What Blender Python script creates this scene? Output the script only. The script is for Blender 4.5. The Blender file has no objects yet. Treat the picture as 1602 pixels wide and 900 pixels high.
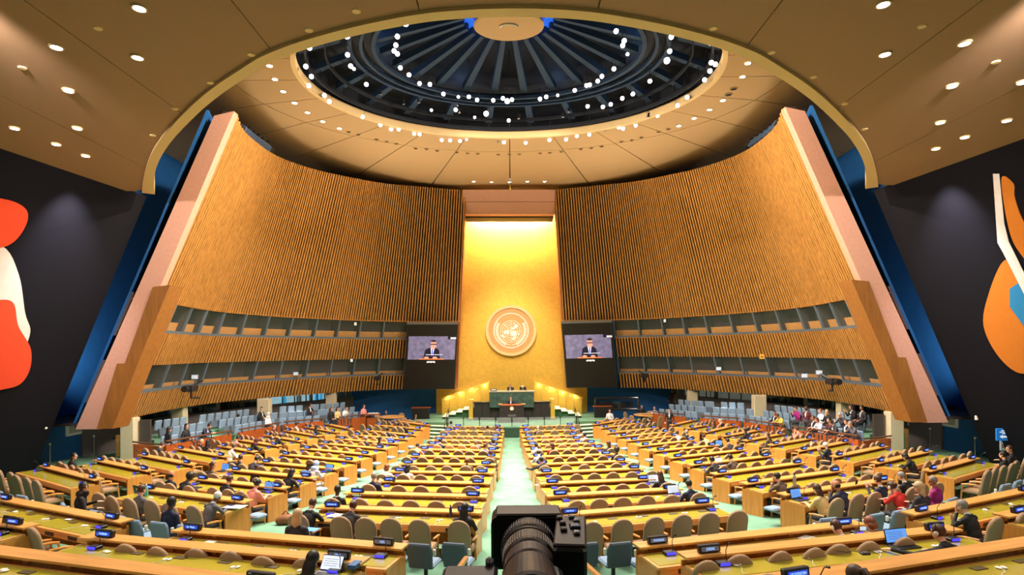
import bpy, bmesh, math, random
from mathutils import Vector, Matrix
random.seed(7)
S = bpy.context.scene
COL = S.collection
R = math.radians
# ---------------------------------------------------------------- camera
ZC = 5.75                                   # eye height above the floor in front of the stage
F, YH, XV, ROLL = 900.0, 548.0, 800.0, R(0.45)
cr, sr = math.cos(ROLL), math.sin(ROLL)
cam = bpy.data.cameras.new('camera')
cam.sensor_width = 36; cam.lens = F / 1602 * 36
cam.shift_x = (801 - XV) / 1602; cam.shift_y = (YH - 450) / 1602
cam.clip_start = 0.05; cam.clip_end = 300
camo = bpy.data.objects.new('camera', cam); COL.objects.link(camo)
camo.matrix_world = Matrix(((cr, sr, 0, 0), (0, 0, -1, 0), (-sr, cr, 0, ZC), (0, 0, 0, 1)))
S.camera = camo
# ---------------------------------------------------------------- world, exposure
S.view_settings.view_transform = 'Standard'
S.view_settings.look = 'None'
S.view_settings.gamma = 1
S.view_settings.use_curve_mapping = False
S.view_settings.exposure = 0.0
W = bpy.data.worlds.new('world'); S.world = W; W.use_nodes = True
W.node_tree.nodes['Background'].inputs[0].default_value = (0.9, 0.8, 0.7, 1)
W.node_tree.nodes['Background'].inputs[1].default_value = 0.03

def lamp(kind, loc, power, col, aim=None, size=0.25, ang=90, blend=0.6, sy=None, spread=None):
    l = bpy.data.lights.new('light', kind); l.energy = power; l.color = col
    if kind == 'SPOT': l.spot_size = R(ang); l.spot_blend = blend; l.shadow_soft_size = size
    elif kind == 'AREA':
        l.shape = 'RECTANGLE'; l.size = size; l.size_y = sy or size
        if spread: l.spread = R(spread)
    else: l.shadow_soft_size = size
    o = bpy.data.objects.new('light', l); COL.objects.link(o); o.location = loc
    if aim is not None:
        o.rotation_euler = (Vector(aim) - Vector(loc)).to_track_quat('-Z', 'Y').to_euler()
    return o
WARM, NEUT, COOL = (1, .80, .55), (1, .93, .84), (.85, .9, 1)
DC = Vector((0, 25.4, 0)); DA, DB = 9.15, 7.0          # centre and half axes of the ceiling opening
ZI = ZC + 12.0                                          # inner ceiling
ZN = ZC + 6.1                                           # ceiling over the rear seats
# lamps of the dome: lit spotlights on the inner ring and on the rim, all aimed at the floor of the hall
for k in range(14):
    a = 2 * math.pi * (k + .5) / 14
    p = (DA * .66 * math.cos(a), DC.y + DB * .66 * math.sin(a), ZC + 12.75)
    lamp('SPOT', p, 4300, (1, .90, .76), (p[0] * 1.35, DC.y + (p[1] - DC.y) * 1.35 - 2, 0), .22, 105, .8)
for k in range(14):
    a = 2 * math.pi * k / 14
    p = (DA * .93 * math.cos(a), DC.y + DB * .93 * math.sin(a), ZC + 12.15)
    q = (p[0] * -.2, DC.y + (p[1] - DC.y) * -.2 + 1, 0)
    lamp('SPOT', p, 2000, (1, .90, .76), q, .2, 120, .9)
# stage spots: along the centre aisle and the podium
for x in (-2.2, 0, 2.2): lamp('SPOT', (x, 20.5, ZC + 12.3), 1000, NEUT, (x * .15, 27, 0), .15, 26, .9)
for x in (-3, 3): lamp('SPOT', (x, 24, ZC + 12.6), 7000, WARM, (x * .3, 45, 3.5), .2, 34, .8)
for s in (-1, 1):
    # wall washers: shine from the rim onto the slatted walls
    for y, z, e in ((22, 9.5, 1), (27, 9.5, 1), (31, 9.5, .8)):
        lamp('SPOT', (-s * 5.2, y - 1, ZC + 11.9), 5200 * e, (1, .87, .68), (s * 14.2, y + 5, ZC + 2.5), .3, 80, .9)
    # unseen uplights added in front of the booths to brighten the ceiling ring
    for x, y, e in ((12.4, 28, .7), (11.4, 33, 1), (8.0, 37, 1)):
        lamp('SPOT', (s * x, y, ZC + 1.2), 2600 * e, (1, .88, .72), (s * (x - 4.6), y - 1.2, ZI), .3, 84, 1)
    # rear lamps that light the pink wall ends
    lamp('SPOT', (s * 9.0, 9.0, ZN - .15), 7500, (1, .88, .78), (s * 14.6, 23, ZC + 2.5), .15, 52, .9)
    lamp('SPOT', (s * 2, 18.9, ZC + 11.6), 13000, (1, .84, .66), (s * 11.8, 23, ZC + 8.6), .15, 62, .9)
    # wash onto the mural walls and the rear rows
    lamp('SPOT', (s * 13.7, 19.2, ZN - .12), 2600, (.92, .88, 1), (s * 15.9, 20.3, ZN - 3.2), .1, 66, 1)
    for x, y, e in ((7.6, 10.9, 1), (9.6, 12.4, 1), (11.2, 14.6, 1), (12.6, 17.2, .9), (9, 7.2, 1), (4.5, 6.5, 1), (13, 10, .8), (4.5, 2.5, 1), (10, 3, 1)):
        lamp('SPOT', (s * x, y, ZN - .12), 430 * e, NEUT, (s * x, y + .6, 0), .12, 120, .9)
    # blue side passage
    lamp('SPOT', (s * 18.6, 24.2, ZC - 1), 1500, NEUT, (s * 20.7, 32, ZC + 3), .2, 110, 1)
    lamp('SPOT', (s * 17.0, 23.9, ZC - 3.35), 140, NEUT, (s * 18.0, 27.2, 1.0), .15, 100, 1)
    # lamps under the side galleries and in the lobby behind the glass
    for x, y in ((16.5, 31), (14, 37.5), (9.5, 43.2)):
        lamp('SPOT', (s * x, y, ZC - 3.25), 130, NEUT, (s * x, y, 0), .2, 140, 1)
# gold wall: cove lamp behind the lintel, plus floor wash
lamp('AREA', (0, 45.7, ZC + 11.2), 3400, (1, .86, .62), (0, 46.75, ZC + 5), 6.4, sy=.4)
lamp('SPOT', (0, 36.5, ZC + 11.4), 6500, (1, .88, .66), (0, 46.5, ZC - .5), .3, 46, 1)
for k in range(8):
    q = 2 * math.pi * (k + .5) / 8
    lamp('POINT', (DA * .7 * math.cos(q), DC.y + DB * .7 * math.sin(q), ZC + 13.6), 24, (.3, .6, 1), size=.2)
    lamp('POINT', (DA * .23 * math.cos(q), DC.y + DB * .23 * math.sin(q), ZC + 15.05), 14, (.1, .35, 1), size=.1)

# ---------------------------------------------------------------- helpers
def PX(px, py):
    u, v = px - XV, YH - py
    return (u * cr + v * sr, -u * sr + v * cr)
def Pd(px, py, d):                          # point of the hall seen at a pixel, at depth d
    X, Z = PX(px, py); return Vector((X * d / F, d, ZC + Z * d / F))
def Pz(px, py, z):                          # ... at height z
    X, Z = PX(px, py); d = (z - ZC) * F / Z; return Vector((X * d / F, d, z))
FT = [(0, 0), (6, 0), (20.3, .47), (24.5, .76), (26.2, .88), (28.8, 1.12), (31.4, 1.36), (33.6, 1.74), (35.4, 2.2), (38, 2.9), (41, 3.65), (60, 3.9)]
def zf(x, y):
    r = math.hypot(x, 42 - y) if y < 42 else abs(x)
    for (a, za), (b, zb) in zip(FT, FT[1:]):
        if r <= b: return za + (zb - za) * (r - a) / (b - a)
    return 3.9
def Pf(px, py, h):                          # ... at height h above the sloping floor
    z = h + .9
    for _ in range(14):
        p = Pz(px, py, z); z = .5 * z + .5 * (zf(p.x, p.y) + h)
    return Pz(px, py, z)
def lin(c):
    return tuple(((v / 255) / 12.92 if v / 255 <= .04045 else ((v / 255 + .055) / 1.055) ** 2.4) for v in c)
MATS = {}
def mat(name, col, rough=.6, metal=0, emit=0, noise=None, grain=None, bump=0, spec=None, trans=0, alpha=1, coat=0):
    """col in sRGB 0..255; noise=(scale, darkest factor); grain=(sx,sy,sz, darkest factor) stretched wood grain"""
    if name in MATS: return MATS[name]
    m = bpy.data.materials.new(name); m.use_nodes = True; MATS[name] = m
    nt = m.node_tree; b = nt.nodes['Principled BSDF']; c = lin(col) + (1,)
    b.inputs['Base Color'].default_value = c
    b.inputs['Roughness'].default_value = rough; b.inputs['Metallic'].default_value = metal
    if spec is not None: b.inputs['Specular IOR Level'].default_value = spec
    if trans: b.inputs['Transmission Weight'].default_value = trans
    if coat: b.inputs['Coat Weight'].default_value = coat; b.inputs['Coat Roughness'].default_value = .25
    if alpha < 1: b.inputs['Alpha'].default_value = alpha
    if emit:
        b.inputs['Emission Color'].default_value = c; b.inputs['Emission Strength'].default_value = emit
    if noise or grain:
        tc = nt.nodes.new('ShaderNodeTexCoord'); n = nt.nodes.new('ShaderNodeTexNoise')
        if grain:
            mp = nt.nodes.new('ShaderNodeMapping'); mp.inputs['Scale'].default_value = grain[:3]
            nt.links.new(tc.outputs['Object'], mp.inputs[0]); nt.links.new(mp.outputs[0], n.inputs['Vector'])
            n.inputs['Scale'].default_value = 1; n.inputs['Detail'].default_value = 5; lo = grain[3]
        else:
            nt.links.new(tc.outputs['Object'], n.inputs['Vector'])
            n.inputs['Scale'].default_value = noise[0]; n.inputs['Detail'].default_value = 6; lo = noise[1]
        r = nt.nodes.new('ShaderNodeValToRGB')
        r.color_ramp.elements[0].position = .32; r.color_ramp.elements[1].position = .68
        r.color_ramp.elements[0].color = (c[0] * lo, c[1] * lo, c[2] * lo, 1)
        r.color_ramp.elements[1].color = c
        nt.links.new(n.outputs['Fac'], r.inputs[0]); nt.links.new(r.outputs[0], b.inputs['Base Color'])
        if bump:
            bp = nt.nodes.new('ShaderNodeBump'); bp.inputs['Strength'].default_value = bump; bp.inputs['Distance'].default_value = .01
            nt.links.new(n.outputs['Fac'], bp.inputs['Height']); nt.links.new(bp.outputs[0], b.inputs['Normal'])
    return m
class MB:
    """collects shapes; build() links them as ONE mesh object"""
    def __init__(s): s.v = []; s.f = []; s.m = []
    def add(s, v, f, mi=0):
        o = len(s.v); s.v += [tuple(p) for p in v]; s.f += [tuple(i + o for i in q) for q in f]; s.m += [mi] * len(f); return s
    def box(s, c, d, mi=0, rz=0, rx=0):
        x, y, z = d[0] / 2, d[1] / 2, d[2] / 2
        v = [Vector(p) for p in ((-x, -y, -z), (x, -y, -z), (x, y, -z), (-x, y, -z), (-x, -y, z), (x, -y, z), (x, y, z), (-x, y, z))]
        if rx or rz:
            M = Matrix.Rotation(rz, 3, 'Z') @ Matrix.Rotation(rx, 3, 'X'); v = [M @ p for p in v]
        return s.add([p + Vector(c) for p in v], [(0, 3, 2, 1), (4, 5, 6, 7), (0, 1, 5, 4), (1, 2, 6, 5), (2, 3, 7, 6), (3, 0, 4, 7)], mi)
    def hexa(s, a, b, mi=0):                 # 4 corners a, 4 corners b
        return s.add(list(a) + list(b), [(0, 3, 2, 1), (4, 5, 6, 7), (0, 1, 5, 4), (1, 2, 6, 5), (2, 3, 7, 6), (3, 0, 4, 7)], mi)
    def rbox(s, c, d, r=.02, mi=0, rz=0, rx=0):   # box with chamfered edges
        x, y, z = d[0] / 2, d[1] / 2, d[2] / 2; r = min(r, x * .9, y * .9, z * .9)
        M = Matrix.Rotation(rz, 3, 'Z') @ Matrix.Rotation(rx, 3, 'X')
        rings = []
        for zz, k in ((-z, 1), (-z + r, 0), (z - r, 0), (z, 1)):
            a, b_ = x - r * k, y - r * k; q = r * (.6 if k else 1)
            rings.append([M @ Vector(p) + Vector(c) for p in ((-a + q, -b_, zz), (a - q, -b_, zz), (a, -b_ + q, zz), (a, b_ - q, zz), (a - q, b_, zz), (-a + q, b_, zz), (-a, b_ - q, zz), (-a, -b_ + q, zz))])
        return s.loft(rings, mi)
    def loft(s, rings, mi=0, cap=True, closed=True):
        n = len(rings[0]); v = [p for r in rings for p in r]; f = []
        for i in range(len(rings) - 1):
            for j in range(n if closed else n - 1):
                k = (j + 1) % n; f.append((i * n + j, i * n + k, (i + 1) * n + k, (i + 1) * n + j))
        if cap: f.append(tuple(range(n - 1, -1, -1))); f.append(tuple((len(rings) - 1) * n + j for j in range(n)))
        return s.add(v, f, mi)
    def tube(s, pts, rad, n=6, mi=0):
        pts = [Vector(p) for p in pts]; rad = rad if isinstance(rad, (list, tuple)) else [rad] * len(pts); rings = []
        for i, p in enumerate(pts):
            t = (pts[min(i + 1, len(pts) - 1)] - pts[max(i - 1, 0)]).normalized()
            a = t.orthogonal().normalized() if i == 0 else (a - t * a.dot(t)).normalized()
            b = t.cross(a); rings.append([p + (a * math.cos(2 * math.pi * k / n) + b * math.sin(2 * math.pi * k / n)) * rad[i] for k in range(n)])
        return s.loft(rings, mi)
    def lathe(s, prof, n=16, c=(0, 0, 0), axis='Z', mi=0, cap=True):   # prof: (radius, height)
        rings = []
        for r, h in prof:
            q = []
            for k in range(n):
                a = 2 * math.pi * k / n; x, y = r * math.cos(a), r * math.sin(a)
                p = (x, y, h) if axis == 'Z' else (x, h, -y)
                q.append(Vector(c) + Vector(p))
            rings.append(q)
        return s.loft(rings, mi, cap)
    def ell(s, c, r, n=12, m=8, mi=0, M=None):
        rings = []
        for i in range(1, m):
            t = math.pi * i / m; q = []
            for k in range(n):
                a = 2 * math.pi * k / n; p = Vector((r[0] * math.sin(t) * math.cos(a), r[1] * math.sin(t) * math.sin(a), -r[2] * math.cos(t)))
                q.append((M @ p if M else p) + Vector(c))
            rings.append(q)
        return s.loft(rings, mi)
    def prism(s, poly, z0, z1, mi=0):
        return s.loft([[Vector((x, y, z0)) for x, y in poly], [Vector((x, y, z1)) for x, y in poly]], mi)
    def pad(s, outline, y0, y1, e=.015, k=.9, mi=0, M=None):  # upholstered plate: an outline in (x,z), rounded towards both faces
        cx = sum(p[0] for p in outline) / len(outline); cz = sum(p[1] for p in outline) / len(outline)
        rings = []
        for y, q in ((y0, k), (y0 + e, 1), (y1 - e, 1), (y1, k)):
            rings.append([(M @ Vector((cx + (x - cx) * q, y, cz + (z - cz) * q)) if M else Vector((cx + (x - cx) * q, y, cz + (z - cz) * q))) for x, z in outline])
        return s.loft(rings, mi)
    def mesh(s, name, mats, smooth=False):
        me = bpy.data.meshes.new(name); me.from_pydata(s.v, [], s.f)
        for m in (mats if isinstance(mats, (list, tuple)) else [mats]): me.materials.append(m)
        if max(s.m, default=0): me.polygons.foreach_set('material_index', s.m)
        if smooth: me.polygons.foreach_set('use_smooth', [True] * len(s.f))
        me.update(); return me
    def build(s, name, mats, parent=None, loc=None, rz=0, smooth=False):
        return ob(name, s.mesh(name, mats, smooth), parent, loc, rz)
def ob(name, me, parent=None, loc=None, rz=0):
    o = bpy.data.objects.new(name, me); COL.objects.link(o)
    if parent: o.parent = parent
    if loc is not None: o.location = loc
    if rz: o.rotation_euler = (0, 0, rz)
    return o
def tag(o, label=None, cat=None, group=None, kind=None):
    if label: o['label'] = label
    if cat: o['category'] = cat
    if group: o['group'] = group
    if kind: o['kind'] = kind
    return o
def thing(name, label, cat, loc=(0, 0, 0), rz=0, group=None):
    o = bpy.data.objects.new(name, None); o.empty_display_size = .1; COL.objects.link(o); o.location = loc; o.rotation_euler = (0, 0, rz)
    return tag(o, label, cat, group)
def struct(o): o['kind'] = 'structure'; return o
ONES = 'zeroth first second third fourth fifth sixth seventh eighth ninth tenth eleventh twelfth thirteenth fourteenth fifteenth sixteenth seventeenth eighteenth nineteenth'.split()
TENS = {20: 'twent', 30: 'thirt', 40: 'fort', 50: 'fift'}
def nth(n):
    if n < 20: return ONES[n]
    t = TENS[n // 10 * 10]
    return t + 'ieth' if n % 10 == 0 else t + 'y-' + ONES[n % 10]
def smoothpts(pts, n):                       # Catmull-Rom through points, n samples
    P = [Vector(p) for p in pts]; P = [P[0] * 2 - P[1]] + P + [P[-1] * 2 - P[-2]]; out = []; m = len(P) - 3
    for i in range(n):
        t = i / (n - 1) * m; k = min(int(t), m - 1); u = t - k; a, b, c, d = P[k:k + 4]
        out.append(.5 * ((2 * b) + (c - a) * u + (2 * a - 5 * b + 4 * c - d) * u * u + (3 * b - a - 3 * c + d) * u ** 3))
    return out
def mir(p, s): return Vector((p[0] * s, p[1], p[2]))
# ---------------------------------------------------------------- materials
M_slat = mat('slat_wood', (208, 150, 78), .42, grain=(9, 9, .7, .62))
M_slatb = mat('slat_backing', (40, 27, 18), .8, noise=(3, .7))
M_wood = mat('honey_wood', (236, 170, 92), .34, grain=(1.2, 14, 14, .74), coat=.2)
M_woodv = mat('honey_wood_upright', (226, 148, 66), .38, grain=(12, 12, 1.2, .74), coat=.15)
M_woodd = mat('red_wood', (168, 84, 36), .4, grain=(1.2, 9, 9, .7))
M_pink = mat('pinkish_plaster', (204, 152, 130), .75, noise=(9, .9), bump=.1)
M_blue = mat('blue_wall_paint', (20, 92, 158), .7, noise=(2, .85))
M_black = mat('charcoal_wall', (20, 19, 25), .85, noise=(30, .85), spec=.12)
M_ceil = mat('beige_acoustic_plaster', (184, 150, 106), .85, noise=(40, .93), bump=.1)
M_ceilr = mat('darker_acoustic_plaster', (160, 124, 94), .85, noise=(40, .93), bump=.1)  # ring plaster again in a darker colour, for the rear ceiling
M_lip = mat('pale_plaster_rim', (222, 190, 140), .7)
M_gold = mat('gold_leaf', (236, 192, 82), .42, .5, noise=(5, .86), bump=.25)
M_carpet = mat('green_carpet', (108, 154, 128), .95, noise=(2.2, .8))
M_stage = mat('dark_green_edge', (50, 92, 60), .9)
M_pad = mat('green_leather', (178, 164, 44), .24, noise=(6, .9), coat=.8)
M_tan = mat('tan_upholstery', (164, 134, 102), .85, noise=(60, .85))
M_leg = mat('pale_wood_leg', (226, 150, 70), .45, grain=(20, 20, 3, .8))
M_seatb = mat('blue_upholstery', (128, 152, 178), .85, noise=(50, .88))
M_seatg = mat('slate_upholstery', (84, 98, 114), .8, noise=(50, .88))
M_dark = mat('black_plastic', (26, 24, 26), .45)
M_grey = mat('grey_metal', (128, 132, 140), .4, .6)
M_steel = mat('brushed_steel', (170, 172, 176), .35, .9)
M_frame = mat('blue_grey_frame', (98, 112, 128), .5)
M_white = mat('white_plastic', (235, 232, 222), .5)
M_paper = mat('paper', (240, 240, 236), .8)
M_lens = mat('lit_lamp', (255, 244, 226), .5, emit=14)
M_stair = mat('stair_lamp', (255, 226, 150), .5, emit=3)
M_lensw = mat('lit_white_lamp', (255, 246, 250), .5, emit=16)
M_dlamp = mat('dim_lamp_glass', (150, 160, 180), .2)
M_navy = mat('dome_navy', (7, 15, 32), .8, noise=(1.5, .7))
M_rib = mat('dome_rib', (26, 52, 84), .7)
M_glow = mat('blue_cove_light', (20, 90, 220), .5, emit=.8)
M_disp = mat('blue_display', (34, 76, 210), .4, emit=.7)
M_dispt = mat('display_letters', (150, 190, 255), .4, emit=1.1)
M_dispg = mat('display_grey', (120, 124, 136), .5, emit=.12)
M_viol = mat('violet_display', (66, 60, 250), .4, emit=1.3)
M_scr = mat('laptop_screen', (90, 150, 235), .4, emit=.9)
M_scrw = mat('white_laptop_screen', (214, 226, 245), .4, emit=.9)
M_lap = mat('laptop_shell', (150, 152, 160), .4, .5)
M_conc = mat('pale_column', (206, 192, 160), .8, noise=(4, .92))
M_glassd = mat('dark_glass', (12, 26, 36), .08, spec=.6)
M_glass = mat('booth_glass', (120, 150, 140), .04, alpha=.07)
M_clear = mat('clear_glass', (220, 235, 230), .05, alpha=.12)
M_booth = mat('booth_interior', (86, 72, 74), .8)
M_marble = mat('green_marble', (64, 92, 84), .25, noise=(3.5, .55))
M_brick = mat('dark_stone', (40, 34, 34), .5, noise=(6, .7))
# ---------------------------------------------------------------- floor
g = MB(); nx, ny = 88, 116
for j in range(ny + 1):
    for i in range(nx + 1):
        x = -22 + 44 * i / nx; y = -9 + 58 * j / ny; g.v.append((x, y, zf(x, y)))
for j in range(ny):
    for i in range(nx):
        a = j * (nx + 1) + i; g.f.append((a, a + 1, a + nx + 2, a + nx + 1)); g.m.append(0)
struct(g.build('floor', M_carpet, smooth=True))
# ---------------------------------------------------------------- ceiling over the rear half: strips with joints, ending in a curve
LIP = [(222, 299), (224, 280), (232, 250), (246, 222), (270, 192), (303, 158), (337, 130), (371, 107), (404, 86), (438, 71), (472, 59), (535, 41), (597, 27), (665, 15), (735, 9), (800, 7)]
lipL = [Pz(x, y, ZN) for x, y in LIP]
for i, p in enumerate(lipL): p.x = min(p.x, -.0)
lipL[-1].x = 0
lipc = smoothpts(lipL, 60); lipc = lipc + [mir(p, -1) for p in lipc[-2::-1]]
def ylip(x):
    for a, b in zip(lipc, lipc[1:]):
        if a.x <= x <= b.x: return a.y + (b.y - a.y) * (x - a.x) / max(1e-6, b.x - a.x)
    return lipc[0].y
ceil = struct(ob('ceiling', None))
MC = {}
xs = [-17.6, -12, -8.35, -4.8, -1.6, 1.6, 4.8, 8.35, 12, 17.6]
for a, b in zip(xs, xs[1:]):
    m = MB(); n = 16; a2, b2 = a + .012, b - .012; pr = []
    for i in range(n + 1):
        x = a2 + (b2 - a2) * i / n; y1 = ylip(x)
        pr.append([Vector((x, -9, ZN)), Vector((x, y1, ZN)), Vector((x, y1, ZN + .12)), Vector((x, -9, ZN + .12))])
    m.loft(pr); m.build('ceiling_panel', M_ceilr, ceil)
bk = MB(); pr = []
for i in range(61):
    x = -17.6 + 35.2 * i / 60; pr.append([Vector((x, -9, ZN + .1)), Vector((x, ylip(x) - .05, ZN + .1)), Vector((x, ylip(x) - .05, ZN + .3)), Vector((x, -9, ZN + .3))])
bk.loft(pr); bk.build('ceiling_backing', M_dark, ceil)
# paler rim that follows the curve and hangs a little lower
m = MB(); rings = []
for i, p in enumerate(lipc):
    t = (lipc[min(i + 1, len(lipc) - 1)] - lipc[max(i - 1, 0)]).normalized(); nrm = Vector((-t.y, t.x, 0)); w = .26 + .25 * max(0, abs(p.x) - 12) / 3
    rings.append([p + Vector((0, 0, -.07)), p + nrm * w + Vector((0, 0, -.07)), p + nrm * w + Vector((0, 0, .75)), p + Vector((0, 0, .75))])
m.loft(rings); struct(m.build('trim_1', M_lip))
# ---------------------------------------------------------------- inner ceiling ring: sector panels around the dome opening
ici = struct(ob('ceiling', None))
def el(s, a, z): return Vector((DA * s * math.cos(a), DC.y + DB * s * math.sin(a), z))
for s0, s1, k in ((1.0, 1.34, 24), (1.345, 2.9, 24)):
    for i in range(k):
        a0 = 2 * math.pi * i / k + .0022; a1 = 2 * math.pi * (i + 1) / k - .0022; pr = []
        for j in range(7):
            a = a0 + (a1 - a0) * j / 6; p, q = el(s0, a, ZI), el(s1, a, ZI)
            q.x = max(-20.8, min(20.8, q.x)); q.y = max(9.0, min(47.4, q.y))
            pr.append([p, q, q + Vector((0, 0, .12)), p + Vector((0, 0, .12))])
        MB().loft(pr).build('ceiling_panel', M_ceil, ici)
m = MB(); pr = []
for i in range(97):
    a = 2 * math.pi * i / 96; p, q = el(1.03, a, ZI + .1), el(2.9, a, ZI + .1); q.x = max(-21, min(21, q.x)); q.y = max(8.8, min(47.6, q.y)); pr.append([p, q, q + Vector((0, 0, .2)), p + Vector((0, 0, .2))])
m.loft(pr, cap=False); m.build('ceiling_backing', M_dark, ici)
# rim of the opening
m = MB(); pr = []
for i in range(97):
    a = 2 * math.pi * i / 96; pr.append([el(.992, a, ZI - .06), el(1.015, a, ZI - .06), el(1.015, a, ZI + .3), el(.992, a, ZI + .3)])
m.loft(pr, cap=False); struct(m.build('trim_2', M_lip))
# dome: shallow navy cone, ribs, rings, hub
dome = struct(ob('ceiling', None))
def ring(mb, s0, s1, z0, z1, n=96, mi=0):
    pr = []
    for i in range(n + 1):
        a = 2 * math.pi * i / n; pr.append([el(s0, a, z0), el(s1, a, z0), el(s1, a, z1), el(s0, a, z1)])
    mb.loft(pr, mi, cap=False)
m = MB(); pr = []
for i in range(65):
    a = 2 * math.pi * i / 64; pr.append([el(s, a, ZC + z) for s, z in ((1.01, 12.1), (1.06, 12.6), (1.0, 13.5), (.74, 14.1), (.3, 15.3), (.02, 15.5))])
m.loft(pr, cap=False, closed=False); m.build('dome_shell', M_navy, dome)
NR = 24
for i in range(NR):
    a = 2 * math.pi * (i + .5) / NR; e = .0125
    for (s0, z0, s1, z1, w0, w1) in ((.22, 14.5, .64, 13.35, .055, .03), (.8, 13.3, .99, 12.75, .022, .02)):
        A = [el(s0, a - w0, ZC + z0), el(s0, a + w0, ZC + z0), el(s0, a + w0, ZC + z0 + .3), el(s0, a - w0, ZC + z0 + .3)]
        B = [el(s1, a - w1, ZC + z1), el(s1, a + w1, ZC + z1), el(s1, a + w1, ZC + z1 + .3), el(s1, a - w1, ZC + z1 + .3)]
        MB().hexa(A, B).build('dome_rib', M_rib, dome)
for s0, s1, z in ((.745, .765, 13.0), (.695, .71, 13.0), (.635, .655, 13.05), (.655, .695, 13.2), (.71, .745, 13.2), (.86, .866, 12.5), (.945, .955, 12.25)):
    m = MB(); ring(m, s0, s1, ZC + z, ZC + z + .16); m.build('lighting_ring', M_rib if z < 13.1 and s1 < .8 else M_navy, dome)
for i in range(48):
    a = 2 * math.pi * i / 48
    MB().tube([el(.95, a, ZC + 12.3), el(.95, a, ZC + 13.2)], .025, 5).build('hanger_rod', M_navy, dome)
m = MB(); ring(m, .18, .25, ZC + 14.8, ZC + 14.95, 48); m.build('light_cove', M_glow, dome)
m = MB(); pr = [[el(s, 2 * math.pi * k / 40, ZC + z) for k in range(40)] for s, z in ((.166, 14.45), (.17, 14.3), (.16, 14.26))]
m.loft(pr); m.build('hub_disc', M_ceil, dome)
m = MB(); rr = []
for i in range(9):
    a = R(200 + 140 * i / 8); rr.append(el(.045, a, ZC + 14.24))
m.tube(rr, .05, 6).build('hub_fitting', M_steel, dome)
# ---------------------------------------------------------------- lamps
LAMPN = {}
def mesh_once(key, fn):
    if key not in LAMPN: LAMPN[key] = fn()
    return LAMPN[key]
def downlight(p, r, label, group, lens=None):
    t = thing('downlight', label, 'ceiling light', p, 0, group)
    ob('trim_ring', mesh_once(('tr', r), lambda: MB().lathe([(r * 1.02, .02), (r * 1.02, -.015), (r * 1.28, -.015), (r * 1.3, .02)], 16, cap=False).mesh('trim_ring', M_lip)), t)
    ob('lens', mesh_once(('ln', r, lens), lambda: MB().lathe([(r, -.012), (r, .01)], 16).mesh('lens', lens or M_lensw)), t)
NEARL = [(23, 201), (88, 74), (88, 226), (107, 142), (121, 201), (134, 244), (215, 90), (218, 13)]
NEARR = [(1382, 7), (1384.5, 85), (1464, 233), (1471, 192), (1489.5, 135), (1509, 68), (1509.5, 215), (1575, 189), (1600, 129)]
for side, L in (('left', NEARL), ('right', NEARR)):
    for i, (x, y) in enumerate(sorted(L)):
        p = Pz(x, y, ZN - .02)
        downlight(p, .1, f'lit recessed downlight, {nth(i + 1)} from the left in the {side} rear ceiling', f'downlights in the {side} rear ceiling')
for side, L in (('left', [(421.6, 103), (430, 124), (443, 143), (461, 161), (481, 176), (505, 190), (531, 201)]),
                ('right', [(1170, 99), (1161.5, 120), (1131, 157), (1110, 171.5), (1086, 185), (1062, 197)])):
    for i, (x, y) in enumerate(sorted(L)):
        downlight(Pz(x, y, ZI - .02), .115, f'small lit downlight, {nth(i + 1)} from the left along the ceiling ring, {side} side', f'downlights along the {side} ceiling ring')
HOLE = [(45, 613), (90, 625), (175, 648), (222, 658), (267, 668), (357, 690), (407, 693), (457, 700), (547, 708), (597, 712), (645, 714), (740, 718), (792, 717), (838, 716), (934, 712), (980, 710), (1032, 705), (1123, 693), (1172, 688), (1220, 680), (1313, 658), (1360, 652), (1405, 638), (1485, 612), (1530, 600)]
for i, (x, y) in enumerate(HOLE):
    o = ob('dark_downlight', mesh_once('hole', lambda: MB().lathe([(.1, .01), (.1, -.02), (.13, -.02), (.13, .01)], 12, cap=False).lathe([(.1, -.012), (.1, .005)], 12, mi=1).mesh('dark_downlight', [M_ceil, M_dark])), None, Pz(530 + x / 2.967, y / 2.967, ZI - .015))
    tag(o, f'small unlit round ceiling fitting, {nth(i + 1)} from the left below the dome rim', 'ceiling light', 'unlit fittings in the ceiling ring')
for i, (x, y) in enumerate([(1232 - .5, 132), (1239, 140)] + [(1140 + 0, 148), (1148, 139)]):
    if i < 2: continue
    o = ob('dark_downlight', LAMPN['hole'], None, Pz(x, y, ZI - .015)); o.scale = (1.5, 1.5, 1)
    tag(o, f'{"upper" if i == 3 else "lower"} of two black round openings in the ceiling ring right of the dome', 'ceiling light')
SPR = [(35, 106), (153, 44), (239, 212), (274, 170), (329, 129), (393, 85), (483, 47), (557, 17), (1116, 44), (1207, 82), (1273, 120), (1321.5, 162), (1443, 41), (1558, 97), (1353, 202)]
for i, (x, y) in enumerate(SPR):
    o = ob('ceiling_cap', mesh_once('cap', lambda: MB().lathe([(.07, -.02), (.085, 0), (.085, .01)], 12).mesh('ceiling_cap', M_lip)), None, Pz(x, y, ZN - .002))
    tag(o, f'small pale round cap, {nth(i + 1)} from the left on the rear ceiling', 'ceiling cap', 'pale caps on the rear ceiling')
o = ob('ceiling_cap', LAMPN['cap'], None, Pz(557, 17, ZN - .002)); o.scale = (2.2, 2.2, 1); COL.objects.unlink(o)
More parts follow.
